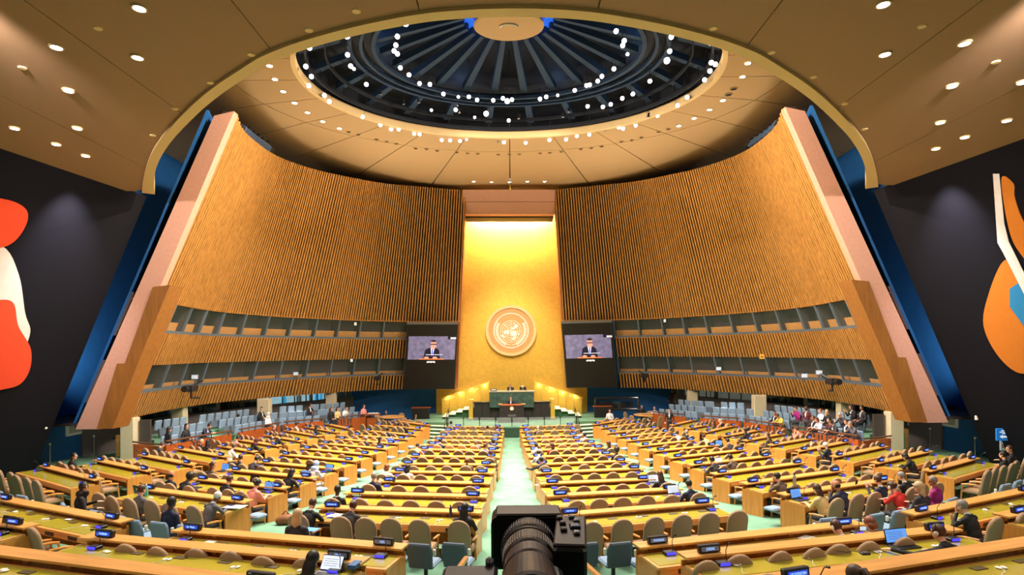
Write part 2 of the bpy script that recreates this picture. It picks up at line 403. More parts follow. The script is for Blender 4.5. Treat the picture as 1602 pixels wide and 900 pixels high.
# spotlights of the dome: can body, yoke, lit lens; each aimed down
def spot_meshes():
    b = MB().lathe([(.06, .38), (.1, .34), (.1, .1), (.13, 0), (.12, 0), (.1, .08)], 10).mesh('can', M_dark)
    l = MB().lathe([(.112, .012), (.112, .022)], 10).mesh('lens', M_lensw)
    y = MB().tube([(-.12, 0, .2), (-.12, 0, .45), (.12, 0, .45), (.12, 0, .2)], .014, 4).tube([(0, 0, .45), (0, 0, .62)], .018, 4).mesh('yoke', M_dark)
    d = MB().lathe([(.112, .012), (.112, .022)], 10).mesh('lens', M_dlamp)
    return b, l, y, d
SPM = spot_meshes()
def spotlight(p, aim, label, group, lit=True, sc=1):
    t = thing('spotlight', label, 'spotlight', p, 0, group)
    q = (Vector(aim) - Vector(p)).to_track_quat('-Z', 'Y'); e = q.to_euler()
    c = ob('can', SPM[0], t); c.rotation_euler = e
    ob('lens', SPM[1] if lit else SPM[3], c)
    ob('yoke', SPM[2], t); t.scale = (sc,) * 3
RING = [(310, 107), (272, 170), (265, 210), (257, 237), (272, 250), (286, 315), (326, 348), (375, 388), (423, 392), (486, 437), (555, 450), (604, 450), (642, 464), (717, 466), (762, 457), (782, 470), (804, 463), (934, 460), (963, 450), (1016, 443), (1095, 420), (1150, 397), (1165, 394), (1202, 377), (1221, 355), (1277, 320), (1340, 252), (1318, 211), (1325, 190), (1287, 145)]
MID = [(37, 165), (41, 255), (55, 307), (70, 320), (128, 392), (543, 510), (684, 528), (789, 560), (1155, 494), (1226, 497), (1262, 485), (1316, 457), (1365, 437), (1444, 377), (1523, 282), (1545, 140), (1543, 172), (1536, 238), (1067, 521), (835, 552), (631, 545), (430, 512), (302, 485), (196, 440), (560, 525), (1040, 545), (372, 478)]
RIM = [(-136, 222), (-153, 309), (-127, 356), (-139, 398), (-67, 443), (-44, 472), (30, 515), (110, 543), (193, 580), (243, 600), (278, 600), (350, 620), (375, 623), (478, 650), (517, 652), (563, 655), (593, 648), (740, 660), (767, 661), (867, 663), (978, 650), (1055, 647), (1105, 632), (1163, 625), (1236, 605), (1300, 592), (1320, 597), (1378, 582), (1435, 545), (1480, 537), (1573, 490), (1617, 452), (1698, 371), (1723, 330), (1729, 291), (1748, 299), (1727, 195)]
BIG = {(310, 107), (37, 165), (684, 528), (782, 470), (1545, 140), (1523, 282), (1727, 195)}
for nm, L, z, s in (('inner lamp ring', RING, ZC + 12.85, .68), ('middle of the dome', MID, ZC + 12.45, .85), ('dome rim', RIM, ZC + 11.95, .97)):
    for i, (x, y) in enumerate(sorted(L)):
        p = Pz(530 + x / 2.967, y / 2.967, z)
        dim = (x, y) in ((30, 515), (740, 660), (1435, 545), (1236, 605), (196, 440), (302, 485), (835, 552), (1067, 521), (560, 525), (1040, 545), (372, 478))
        k = 1.15 if (x, y) in BIG else (.62 if dim or (x, y) in ((70, 320), (555, 450), (593, 648), (1016, 443), (1340, 252), (631, 545), (430, 512)) else .85)
        aim = (0, 2, 3) if not dim else (p.x * .4, 30, 0)
        spotlight(p, aim, f'{"unlit" if dim else "lit"} spotlight, {nth(i + 1)} from the left along the {nm}', f'spotlights of the {nm}', not dim, k)
# ---------------------------------------------------------------- slatted walls with two bands of booth windows
Z0, S2, T2, S1, T1 = -3.0, -1.73, -.57, 1.03, 2.2
BT = [((155, 665), (365, 175, 23.1)), ((189, 657), (382, 209, 25.9)), ((293, 636), (430, 244, 30.1)), ((400, 624), (492, 266, 34.0)), ((480, 617.5), (552, 279, 36.9)), ((556, 612), (604, 288, 39.0)), ((632, 609), (661, 293, 40.8)), ((715, 608), (729, 299, 41.8))]
Bp = [Pz(b[0], b[1], ZC + Z0) for b, t in BT]; Tp = [Pd(*t) for b, t in BT]
NS = 400
Bs, Ts = smoothpts(Bp, NS), smoothpts(Tp, NS)
cum = [0]
for a, b in zip(Bs, Bs[1:]): cum.append(cum[-1] + (b - a).length)
LEN = cum[-1]
def at(l):
    l = max(0, min(LEN - 1e-6, l)); k = 0
    lo, hi = 0, NS - 1
    while hi - lo > 1:
        mid = (lo + hi) // 2
        if cum[mid] <= l: lo = mid
        else: hi = mid
    u = (l - cum[lo]) / (cum[hi] - cum[lo]); return Bs[lo].lerp(Bs[hi], u), Ts[lo].lerp(Ts[hi], u)
def wp(l, z, out=0):                        # left wall surface: distance l from the near end, height z rel. to the eye (None: top), pushed out towards the hall
    b, t = at(l); zt = t.z - ZC
    u = 1 if z is None else (z - Z0) / (zt - Z0)
    p = b.lerp(t, u)
    if out:
        b0, _ = at(l - .3); b1, _ = at(l + .3); d = (b1 - b0).normalized(); p = p + Vector((d.y, -d.x, 0)) * out
    return p
lscreen = 0
for i in range(1, 400):
    l = LEN * i / 400; q = wp(l, -1); px = XV + q.x * F / q.y
    if px < 634: lscreen = l
PITCH = .235
def grid(mb, l0, l1, z0, z1, out, n, s, th=0, mi=0):
    rows = []
    for i in range(n + 1):
        l = l0 + (l1 - l0) * i / n; a, b = wp(l, z0, out), wp(l, z1, out)
        if th: c, d = wp(l, z1, out - th), wp(l, z0, out - th); rows.append([mir(a, s), mir(b, s), mir(c, s), mir(d, s)])
        else: rows.append([mir(a, s), mir(b, s)])
    mb.loft(rows, mi, cap=bool(th), closed=bool(th))
for s, side in ((1, 'left'), (-1, 'right')):
    for nm, z0, z1, lend in (('upper', T1, None, LEN), ('middle', S1 - .12, T2, lscreen), ('lower', S2 - .12, Z0, lscreen)):
        wl = MB(); grid(wl, 0, lend, z0, z1, -.12, 60, s, .25)
        wo = struct(wl.build(f'wall_{side}', M_slatb)); n = int(lend / PITCH)
        for i in range(n):
            l = (i + .5) * lend / n; w = .054
            jit = random.uniform(-.012, .012)
            z1b = z1 if z1 is not None else None
            A = [wp(l - w, z0, jit), wp(l + w, z0, jit), wp(l + w, z0, .13 + jit), wp(l - w, z0, .13 + jit)]
            B = [wp(l - w, z1b, jit), wp(l + w, z1b, jit), wp(l + w, z1b, .13 + jit), wp(l - w, z1b, .13 + jit)]
            MB().hexa([mir(p, s) for p in A], [mir(p, s) for p in B]).build('slat', M_slat, wo)
        # closing edges of the band
        e = MB(); grid(e, 0, lend, z0, z0 + (.07 if z0 < 3 and nm == 'upper' else -.07), .06, 60, s, .2); e.build('edge_strip', M_woodv, wo)
    # pink end of the wall, facing the rear seats
    OUT = [(118, 672), (335, 180)]
    a0, a1 = Pd(118, 672, 23.0), Pd(335, 181, 23.0); b0, b1 = Pd(157, 672, 23.0), Pd(366, 174, 23.0)
    fr = [a0, b0, b1, a1]
    struct(MB().hexa([mir(p, s) for p in fr], [mir(p + Vector((-.02, .4, 0)), s) for p in fr]).build(f'trim_{3 if s > 0 else 4}', M_pink))
    # long outer back of the wall
    bkw = MB(); grid(bkw, 0, LEN, Z0, None, -.9, 50, s, .1); struct(bkw.build(f'wall_{side}', M_blue))
    # wooden returns beside the booths (step outwards downwards)
    rt = struct(ob(f'trim_{5 if s > 0 else 6}', None))
    for q in ([(239, 449), (266, 446), (216, 568), (195, 569)], [(183, 569), (216, 568), (176, 671), (151, 671)]):
        f4 = [Pd(x, y, 22.95) for x, y in q]; f4 = [f4[3], f4[2], f4[1], f4[0]]
        MB().hexa([mir(p, s) for p in f4], [mir(p + Vector((.05, .9, 0)), s) for p in f4]).build('return_panel', mat('shaded_return_wood', (150, 98, 44), .45, grain=(12, 12, 1.2, .74)), rt)  # wood colour darkened to paint in the shade on the returns
    # booth bands
    for nm, z0, z1, out, bays in (('upper', S1, T1, .0, 12), ('lower', S2, T2, .0, 12)):
        wn = struct(ob(f'window_{(1 if s > 0 else 3) + (nm == "lower")}', None))
        l0, l1 = .25, lscreen - .05
        m = MB(); grid(m, 0, lscreen, z0 - .14, z0, .12, 60, s, .3); m.build('sill', M_frame, wn)
        m = MB(); grid(m, 0, lscreen, z0 - .3, z1 + .3, -.8, 40, s, .1); m.build('back_wall', M_booth, wn)
        m = MB(); grid(m, 0, lscreen, z1 + .0, z1 + .06, -.1, 40, s, .7); m.build('booth_ceiling', M_booth, wn)
        m = MB(); grid(m, 0, lscreen, z0 - .1, z0 - .04, -.1, 40, s, .7); m.build('booth_floor', M_booth, wn)
        edges = [l0 + (l1 - l0) * i / bays for i in range(bays + 1)]
        for i, l in enumerate(edges):
            w = .05
            A = [wp(l - w, z0, .1), wp(l + w, z0, .1), wp(l + w, z0, -.02), wp(l - w, z0, -.02)]
            B = [wp(l - w, z1, .1), wp(l + w, z1, .1), wp(l + w, z1, -.02), wp(l - w, z1, -.02)]
            MB().hexa([mir(p, s) for p in A], [mir(p, s) for p in B]).build('mullion', M_frame, wn)
            if nm == 'upper' or i % 2 == 0 or i > 9:
                A = [wp(l - .03, z0, -.05), wp(l + .03, z0, -.05), wp(l + .03, z0, -.8), wp(l - .03, z0, -.8)]
                B = [wp(l - .03, z1, -.05), wp(l + .03, z1, -.05), wp(l + .03, z1, -.8), wp(l - .03, z1, -.8)]
                MB().hexa([mir(p, s) for p in A], [mir(p, s) for p in B]).build('partition', M_booth, wn)
            if i < bays:
                la, lb = l + .06, edges[i + 1] - .06; h = .42 if nm == 'upper' else .2
                m = MB(); grid(m, la, lb, z0, z0 + h, -.28, 2, s, .06); m.build('booth_desk_front', M_wood, wn)
                m = MB(); grid(m, la, lb, z0, z1, .03, 2, s, .02); m.build('pane', M_glass, wn)
    # return (jamb) from the slats back to the gold wall, and soffit under the gallery
    m = MB(); q = [wp(LEN, Z0, 0), wp(LEN, None, 0)]
    A = [q[0], q[1], q[1] + Vector((-.15, 0, 0)), q[0] + Vector((-.15, 0, 0))]
    B = [Vector((p.x - .25, 46.4, p.z)) for p in A]
    struct(m.hexa([mir(p, s) for p in A], [mir(p, s) for p in B]).build(f'trim_{7 if s > 0 else 8}', M_woodd))
    m = MB(); rows = []
    for i in range(41):
        p = wp(LEN * i / 40, Z0, 0); q = Vector((-20.7, max(22.2, p.y - 1.2 + 4 * i / 40), p.z)) if i < 30 else Vector((-20.7 + (i - 29) * 1.35, 47.3, p.z))
        rows.append([mir(p, s), mir(q, s), mir(q + Vector((0, 0, .1)), s), mir(p + Vector((0, 0, .1)), s)])
    m.loft(rows); struct(m.build('ceiling', M_slatb))
# ---------------------------------------------------------------- gold wall, lintel, cove
struct(MB().box((0, 46.65, ZC + 3), (12.2, .3, 17)).build('wall_front', M_gold))
struct(MB().box((0, 47.9, ZC + 3), (42, .3, 18.6)).build('wall_front', M_slatb))
lt = MB(); q = [Pd(724, 297, 41.4), Pd(868, 297, 41.4), Pd(868, 335, 42.6), Pd(724, 335, 42.6)]
for z in (0, .47, .53, 1): pass
def lq(a, b):
    A = [q[0].lerp(q[3], a), q[1].lerp(q[2], a), q[1].lerp(q[2], b), q[0].lerp(q[3], b)]
    return A
li = struct(ob('trim_9', None))
for a, b in ((0, .48), (.5, 1)):
    A = lq(a, b); MB().hexa(A, [p + Vector((0, 1.2, .1)) for p in A]).build('lintel_panel', M_pink, li)
MB().hexa([p + Vector((0, 1.21, 0)) for p in lq(0, 1)], [p + Vector((0, 2.6, 0)) for p in lq(0, 1)]).build('lintel_core', M_slatb, li)
for i, x in enumerate((741, 769, 797, 825, 852)):
    p = Pz(x, 284 + (.8 if i in (1, 2) else 0), ZI - .02)
    downlight(p, .1, f'small lit downlight, {nth(i + 1)} from the left above the gold wall', 'downlights above the gold wall')
struct(MB().box((0, 46.3, ZC + 11.2), (7.2, .1, .1)).build('trim_10', mat('cove_strip', (255, 226, 140), .5, emit=6)))
for s, side in ((-1, 'left'), (1, 'right')):
    struct(MB().box((s * 9.3, 46.75, 2.6), (7.3, .25, 5.4)).build(f'wall_front_{side}', M_blue))
    # side walls: vertical blue passage wall and the leaning charcoal mural wall
    struct(MB().box((s * 20.85, 34.5, 8.8), (.3, 26.5, 18.4)).build(f'wall_{side}', M_blue))
    a, b = (15.1, 17.05), (14.3, 22.6)
    dxy = ((b[0] - a[0]) / (b[1] - a[1]))
    def wx(y, z): return 14.3 + (y - 22.6) * dxy + (ZN - z) * .418
    pl = []
    for y in (-9.2, 22.6): pl.append([Vector((s * wx(y, z), y, z)) for z in (-.2, ZN + .05)])
    A = [pl[0][0], pl[1][0], pl[1][1], pl[0][1]]
    struct(MB().hexa(A, [p + Vector((s * 1.0, 0, 0)) for p in A]).build(f'wall_{side}', M_black))
    # wall above the rear ceiling and the end of the passage
    struct(MB().box((s * 18.5, 22.2, ZN + 3.2), (8, .2, 7)).build(f'wall_{side}', M_navy))
struct(MB().box((0, -9.1, 7.5), (44, .2, 15)).build('wall_rear', M_woodd))
struct(MB().box((0, 9.4, ZN + 3.4), (42, .2, 6.2)).build('wall_rear', M_navy))
for s in (-1, 1): struct(MB().box((s * 20.9, 15.5, ZN + 3.3), (.2, 13, 6.4)).build('wall_rear', M_navy))
# ---------------------------------------------------------------- emblem on the gold wall
EC = Pd(799.5, 517.5, 46.3); ER = 39.6 * 46.3 / F
t = thing('wall_emblem', 'round copper emblem of a world map inside two laurel branches on the gold wall', 'emblem', EC)
M_cop = mat('copper_disc', (222, 160, 104), .5, .1, noise=(3, .92)); M_sil = mat('pale_relief', (252, 240, 226), .5)
def discring(r0, r1, y0, y1, n=64): return MB().lathe([(r0, y0), (r1, y0), (r1, y1), (r0, y1), (r0, y0)], n, axis='Y')
def ringm(name, r0, r1, d, m):             # ring standing proud of the wall by d, towards -y
    v = MB(); rr = []
    for k in range(65):
        a = 2 * math.pi * k / 64; c_, s_ = math.cos(a), math.sin(a)
        rr.append([(r0 * c_, 0, r0 * s_), (r1 * c_, 0, r1 * s_), (r1 * c_, -d, r1 * s_), (r0 * c_, -d, r0 * s_)])
    v.loft(rr, cap=False); return v.build(name, m, t)
MB().loft([[Vector((.9 * ER * math.cos(2 * math.pi * k / 64), y, .9 * ER * math.sin(2 * math.pi * k / 64))) for k in range(64)] for y in (0, -.08)]).build('disc', M_cop, t)
ringm('outer_ring', .89 * ER, ER, .16, M_lip); ringm('inner_ring', .66 * ER, .695 * ER, .13, M_sil)
MC_ = -.03 * ER
def ringz(name, r, w):
    v = MB(); rr = []
    for k in range(49):
        a = 2 * math.pi * k / 48; c_, s_ = math.cos(a), math.sin(a)
        rr.append([((r - w) * c_, -.07, (r - w) * s_ + MC_), ((r + w) * c_, -.07, (r + w) * s_ + MC_), ((r + w) * c_, -.105, (r + w) * s_ + MC_), ((r - w) * c_, -.105, (r - w) * s_ + MC_)])
    v.loft(rr, cap=False); v.build(name, M_sil, t)
for k in range(5): ringz('latitude_ring', ER * .425 * (k + 1) / 5, .012 * ER * .7)
for k in range(8):
    a = R(45 * k); c_, s_ = math.cos(a), math.sin(a)
    MB().tube([(ER * .09 * c_, -.09, ER * .09 * s_ + MC_), (ER * .425 * c_, -.09, ER * .425 * s_ + MC_)], .016, 4).build('meridian', M_sil, t)
LAND = [[(-.06, .06), (.1, .08), (.2, .12), (.28, .2), (.25, .28), (.16, .25), (.1, .16), (.0, .12)],
        [(-.02, -.02), (.12, .04), (.2, .0), (.24, -.1), (.2, -.2), (.1, -.22), (.02, -.16), (-.04, -.1)],
        [(.18, .3), (.14, .34), (.1, .31), (.14, .27)],
        [(-.1, .05), (-.22, .03), (-.3, -.04), (-.26, -.12), (-.18, -.08), (-.12, -.14), (-.06, -.06)],
        [(-.3, -.14), (-.4, -.12), (-.38, -.2), (-.3, -.24), (-.24, -.2)],
        [(.02, -.26), (.12, -.24), (.2, -.22), (.16, -.34), (.08, -.36)], [(.28, -.06), (.33, -.1), (.3, -.18), (.26, -.12)], [(-.05, .02), (.02, .05), (.03, -.02), (-.02, -.04)]]
for L in LAND:
    MB().loft([[Vector((x * ER, y, z * ER + MC_)) for x, z in L] for y in (-.08, -.125)]).build('continent', M_sil, t)
for s in (-1, 1):
    bm_ = MB(); pts = [Vector((s * ER * .56 * math.sin(R(a)), -.1, -ER * .56 * math.cos(R(a)) + .0)) for a in range(4, 122, 8)]
    br = bm_.tube(pts, .022, 5).build('laurel_branch', M_sil, t)
    for i, p in enumerate(pts[2:]):
        tg = (pts[min(i + 3, len(pts) - 1)] - pts[i + 1]).normalized(); nr = Vector((tg.z, 0, -tg.x))
        for q in (-1, 1):
            d = (tg * .8 + nr * q * .75).normalized(); w = Vector((d.z, 0, -d.x)); l = ER * .115
            a = [p, p + d * l * .4 + w * l * .2, p + d * l, p + d * l * .4 - w * l * .2]
            MB().hexa(a, [v + Vector((0, -.03, 0)) for v in a]).build('leaf', M_sil, br)
# ---------------------------------------------------------------- two big screens
def screen(s, side):
    q = [(637, 504), (717, 504), (711, 609), (631, 609)] if s < 0 else [(878, 503), (957, 501), (966, 606), (887, 607)]
    tl, tr, br_, bl = [Pd(x, y, 43.0 if i < 2 else 43.9) for i, (x, y) in enumerate(q)]
    def pt(u, v, o=0): return tl.lerp(tr, u).lerp(bl.lerp(br_, u), v) + Vector((0, -o, 0))
    def quad(u0, v0, u1, v1, o, th=.02):
        A = [pt(u0, v1, o), pt(u1, v1, o), pt(u1, v0, o), pt(u0, v0, o)]; return A, [p + Vector((0, -th, 0)) for p in A]
    t = thing('display_screen', f'tall black video screen showing a speaker, {side} of the gold wall', 'screen', (0, 0, 0), 0, 'video screens beside the gold wall')
    A, B = quad(0, 0, 1, 1, 0, .02); MB().hexa([p + Vector((0, .25, 0)) for p in A], B).build('housing', M_dark, t)
    A, B = quad(.03, .06, .97, .99, .02, .005); MB().hexa(A, B).build('screen_face', mat('screen_black', (16, 13, 15), .5, emit=.05), t)
    MB().hexa(*quad(.0, .0, 1, .035, .03, .08)).build('top_bar', M_grey, t)
    iv = MB(); im = [mat('video_stone', (128, 122, 156), .5, emit=.7, noise=(3.4, .25)), mat('video_suit', (24, 22, 52), .5, emit=.55), mat('video_face', (236, 160, 140), .5, emit=.8), mat('video_shirt', (232, 236, 250), .5, emit=.9), mat('video_lectern', (230, 130, 70), .5, emit=.8), mat('video_tie', (60, 80, 200), .5, emit=.8), mat('video_dark', (60, 50, 70), .5, emit=.35)]
    u0, v0, u1, v1 = (.05, .21, .97, .555) if s < 0 else (.04, .205, .95, .555)
    A, B = quad(u0, v0, u1, v1, .03, .005); iv.hexa(A, B, 0)
    def poly(pts, o, mi):
        P = [pt(u0 + (u1 - u0) * a, v0 + (v1 - v0) * b, o) for a, b in pts]; iv.loft([P, [p + Vector((0, -.004, 0)) for p in P]], mi)
    def ell(ca, cb, ra, rb, o, mi, n=14): poly([(ca + ra * math.cos(-2 * math.pi * k / n), cb + rb * math.sin(-2 * math.pi * k / n)) for k in range(n)], o, mi)
    poly([(.33, 1), (.36, .6), (.43, .5), (.6, .5), (.66, .6), (.69, 1)], .04, 1)
    poly([(.48, .5), (.56, .5), (.535, .8), (.5, .8)], .045, 3); poly([(.508, .54), (.53, .54), (.535, .85), (.505, .85)], .05, 5)
    ell(.535, .36, .062, .2, .05, 2); poly([(.47, .32), (.6, .32), (.6, .37), (.47, .37)], .055, 6); ell(.535, .2, .06, .055, .055, 6)
    poly([(.38, .78), (.74, .78), (.74, .8), (.38, .8)], .055, 3); ell(.4, .93, .05, .06, .055, 2); ell(.58, .93, .05, .06, .055, 2)
    poly([(.24, .96), (.78, .96), (.78, 1), (.24, 1)], .06, 4)
    poly([(.83, 0), (1, 0), (1, .13), (.83, .13)], .055, 1)
    iv.build('video_picture', im, t)
    tx = MB()
    for x0, x1 in ((.87, .89), (.895, .915), (.925, .945), (.95, .975)):
        P = [pt(x0, .225, .07), pt(x1, .225, .07), pt(x1, .25, .07), pt(x0, .25, .07)]; P = P[::-1]; tx.hexa(P, [p + Vector((0, -.004, 0)) for p in P])
    tx.build('timer_digits', M_white_e, t)
    tx = MB()
    for i in range(7):
        x0 = .43 + i * .024; y1 = .6 if i % 3 else .605
        P = [pt(x0, y1, .04), pt(x0 + .018, y1, .04), pt(x0 + .018, .582 - .006 * (i % 2), .04), pt(x0, .582 - .006 * (i % 2), .04)]; tx.hexa(P, [p + Vector((0, -.004, 0)) for p in P])
    tx.build('caption_text', M_white_e, t)
M_white_e = mat('white_screen_text', (245, 240, 245), .5, emit=.9)
screen(-1, 'left'); screen(1, 'right')
# ---------------------------------------------------------------- stage
SZ = .7
def arc(x0, x1, y, bulge, n=16): return [(x0 + (x1 - x0) * i / n, y - bulge * (1 - (2 * i / n - 1) ** 2)) for i in range(n + 1)]
st = thing('stage', 'low green carpeted stage with curved dark green front edge below the gold wall', 'stage', (0, 0, 0))
pl = arc(-4.3, 4.3, 38.3, .5) + [(4.3, 40.5), (7.2, 40.5), (7.2, 46.5), (-7.2, 46.5), (-7.2, 40.5), (-4.3, 40.5)]
MB().prism(pl, SZ - .06, SZ).build('stage_top', M_carpet, st)
MB().prism(arc(-4.27, 4.27, 38.35, .5) + [(4.27, 40.55), (7.1, 40.55), (7.1, 46.4), (-7.1, 46.4), (-7.1, 40.55), (-4.27, 40.55)], -.1, SZ - .06).build('stage_front', M_stage, st)
MB().box((0, 37.75, .33), (.9, .1, .6)).build('front_hatch', mat('hatch_green', (38, 66, 48), .8), st)
for s, side in ((-1, 'left'), (1, 'right')):
    t = thing('stage_steps', f'four pale edged steps up to the stage, {side} side', 'steps', (0, 0, 0), 0, 'steps up to the stage')
    for i in range(4):
        z = .175 * (i + 1); y0 = 37.0 + i * .45
        MB().hexa([Vector((s * x, y, -.05)) for x, y in ((4.35, y0), (5.5, y0 + .4), (5.8, 40.45), (4.35, 40.45))], [Vector((s * x, y, z - .03)) for x, y in ((4.35, y0), (5.5, y0 + .4), (5.8, 40.45), (4.35, 40.45))]).build('riser', M_stage, t)
        MB().hexa([Vector((s * x, y, z - .03)) for x, y in ((4.37, y0 - .04), (5.5, y0 + .38), (5.45, y0 + .82), (4.37, y0 + .4))], [Vector((s * x, y, z)) for x, y in ((4.37, y0 - .04), (5.5, y0 + .38), (5.45, y0 + .82), (4.37, y0 + .4))]).build('tread', mat('pale_tread', (226, 232, 206), .8), t)
    m = MB().tube([(s * 4.35, 37.1, 1.0), (s * 4.35, 39.6, 1.75)], .03, 6)
    for y, z in ((37.1, 0), (38.4, .5), (39.6, .7)): m.tube([(s * 4.35, y, z), (s * 4.35, y, 1.0 + (y - 37.1) * .3)], .025, 5)
    tag(m.build('handrail', M_dark), f'thin dark handrail of the {side} stage steps', 'handrail')
    # upper flight to the podium
    t = thing('podium_steps', f'pale steps rising from the stage to the podium beside the gold wall, {side}', 'steps', (0, 0, 0), 0, 'steps up to the podium')
    for i in range(5):
        x = 4.9 - i * .5; z = SZ + .17 * (i + 1)
        MB().box((s * x, 43.6, (SZ + z) / 2 - .02), (.5, 2.0, z - SZ - .02)).build('riser', M_stage, t)
        MB().box((s * x, 43.5, z - .0), (.46, 2.2, .05)).build('tread', MATS['pale_tread'], t)
    t = thing('gold_balustrade', f'gold panelled stair wall lit by small lamps, {side} of the podium', 'stair wall', (0, 0, 0), 0, 'gold stair walls')
    for i in range(6):
        x0, x1 = 5.5 - i * .62, 5.5 - (i + 1) * .62 + .02
        za, zb = 1.95 + (5.5 - x0) * .33, 1.95 + (5.5 - x1) * .33
        A = [Vector((s * x0, 45.2, SZ - .05)), Vector((s * x1, 45.2, SZ - .05)), Vector((s * x1, 45.2, zb)), Vector((s * x0, 45.2, za))]
        MB().hexa(A, [p + Vector((0, .15, 0)) for p in A]).build('gold_panel', M_gold, t)
        MB().box((s * (x0 + x1) / 2, 45.16, (za + zb) / 2 - .12), (.07, .05, .04)).build('stair_lamp', M_stair, t)
    m = MB().tube([(s * 5.6, 45.15, 1.98), (s * 1.75, 45.15, 3.25)], .04, 6); m.build('cap_rail', M_gold, t)
    for i in range(4): lamp('POINT', (s * (5.0 - i * .95), 44.9, 2.1 + i * .3), 16, (1, .8, .45), size=.05)
    # low dark desk wing
    t = thing('podium_desk', f'low black panelled desk wing on the {side} side of the podium', 'desk', (s * 1.85, 42, SZ), 0, 'black desk wings of the podium')
    for i in range(3): MB().box((s * (-.85 + .62 * i + .2), 0, .62), (.6, .7, 1.24)).build('desk_panel', M_brick, t)
    MB().box((s * -.05, 0, 1.27), (2.0, .8, .06)).build('desk_top', M_dark, t)
    MB().box((s * 1.12, .3, .75), (.3, 1.2, 1.4)).build('end_post', M_gold, t)
# marble desk, dais, lectern
t = thing('high_desk', 'green marble desk with seated presidium above the lectern', 'desk', (0, 41.6, SZ))
for i in range(4): MB().rbox((-1.2 + i * .8, -.1, 1.47), (.795, .3, 1.1), .01).build('marble_slab', M_marble, t)
MB().box((0, .2, 2.06), (3.3, 1.0, .07)).build('desk_top', mat('desk_top_grey', (150, 150, 130), .5), t)
MB().box((0, .1, .46), (1.6, .3, .9)).build('plinth', M_brick, t)
t = thing('dais', 'raised platform behind the green marble desk', 'platform', (0, 43.9, SZ)); MB().box((0, 0, .45), (3.3, 2.2, .9)).build('dais_block', M_stage, t)
for x, nm in ((-1.25, 'left'), (-.55, 'middle'), (.75, 'right')):
    if nm == 'left':
        t = thing('box_monitor', 'small dark monitor lying on the left end of the marble desk', 'monitor', (-1.3, 41.6, SZ + 2.1)); MB().rbox((0, 0, .09), (.45, .3, .18)).build('monitor_body', M_dark, t); MB().box((0, -.155, .1), (.36, .01, .1)).build('monitor_face', mat('monitor_white', (190, 190, 190), .5), t)
    else:
        t = thing('microphone', f'thin desk microphone on the marble desk, {nm}', 'microphone', (x + .3, 41.6, SZ + 2.1), 0, 'microphones on the marble desk')
        MB().lathe([(.06, 0), (.06, .02), (.02, .03)], 8).build('base', M_dark, t); MB().tube([(0, 0, .02), (0, .02, .2), (0, .1, .3)], .01, 5).build('stem', M_dark, t)
t = thing('lectern', 'black speaker lectern with a small gold crest in front of the marble desk', 'lectern', (0, 40.4, SZ))
pr = [[(-w, -d, z), (w, -d, z), (w, d, z), (-w, d, z)] for w, d, z in ((1.02, .5, 0), (.98, .45, .06), (.86, .4, .4), (.84, .4, 1.1), (.9, .42, 1.16))]
MB().loft([[Vector(p) for p in r] for r in pr]).build('body', M_brick, t)
MB().rbox((0, 0, 1.2), (1.3, .8, .08), .02).build('reading_top', M_woodd, t)
MB().lathe([(.0, -.42), (.15, -.42), (.15, -.47), (.12, -.49), (.0, -.49)], 18, (0, 0, .98), 'Y').build('crest', M_cop, t)
MB().lathe([(.075, -.485), (.1, -.485), (.1, -.5), (.075, -.5)], 18, (0, 0, .98), 'Y').build('crest_ring', M_sil, t)
MB().box((0, -.43, .5), (.56, .03, .16)).build('front_plate', mat('plate_grey', (84, 78, 80), .5), t)
for x in (-.2, .2): MB().tube([(x, -.1, 1.24), (x * .8, -.15, 1.45), (x * .5, -.02, 1.58)], .012, 5).build('microphone_stem', M_dark, t)
for s in (-1, 1): MB().box((s * .8, -.1, 1.27), (.3, .2, .06)).build('side_light', M_cop, t)
t = thing('glass_rail', 'low clear glass rail with thin dark posts along the stage front', 'rail', (0, 0, 0))
pp = arc(-4.3, 4.3, 38.45, .5, 8)
for i, (x, y) in enumerate(pp):
    MB().tube([(x, y, SZ), (x, y, SZ + .62)], .022, 5).build('post', M_dark, t)
    if i < 8:
        x2, y2 = pp[i + 1]; A = [Vector((x + .05, y, SZ + .08)), Vector((x2 - .05, y2, SZ + .08)), Vector((x2 - .05, y2, SZ + .6)), Vector((x + .05, y, SZ + .6))]
        MB().hexa(A, [p + Vector((0, .015, 0)) for p in A]).build('pane', M_clear, t)
# ---------------------------------------------------------------- mural shapes on the charcoal walls (plain stand-ins)
def wallpt(px, py):                          # pixel -> left/right leaning wall
    X, Z = PX(px, py); s = -1 if X < 0 else 1; y = 18.0
    for _ in range(40):
        z = ZC + Z * y / F; x = wx(y, z) - .02; y = .6 * y + .4 * (x * F / abs(X))
    return Vector((X * y / F, y, ZC + Z * y / F))
def shape(name, label, px, col, dep=.05, base=0):
    P = [wallpt(*q) for q in px]; s = -1 if P[0].x < 0 else 1; o = Vector((-s * dep, 0, 0))
    n = (P[1] - P[0]).cross(P[2] - P[1]); P2 = [p + o for p in P]; P = [p + Vector((-s * base, 0, 0)) for p in P]
    m = MB().loft([P, P2], 0); return tag(m.build(name, mat('paint_' + name, col, .8, noise=(5, .93))), label, 'mural')
def blob(pts, n=48):
    q = [Vector((a, b, 0)) for a, b in pts]; k = len(q); out = []
    for i in range(n):
        t = i / n * k; j = int(t); u = t - j; a, b, c, d = q[(j - 1) % k], q[j % k], q[(j + 1) % k], q[(j + 2) % k]
        p = .5 * ((2 * b) + (c - a) * u + (2 * a - 5 * b + 4 * c - d) * u * u + (3 * b - a - 3 * c + d) * u ** 3); out.append((p.x, p.y))
    return out
shape('pale_shape', 'tall pale rounded shape painted on the left charcoal wall', blob([(-60, 380), (2, 385), (28, 430), (38, 490), (46, 520), (30, 555), (0, 570), (-60, 560)]), (222, 208, 200), .03)
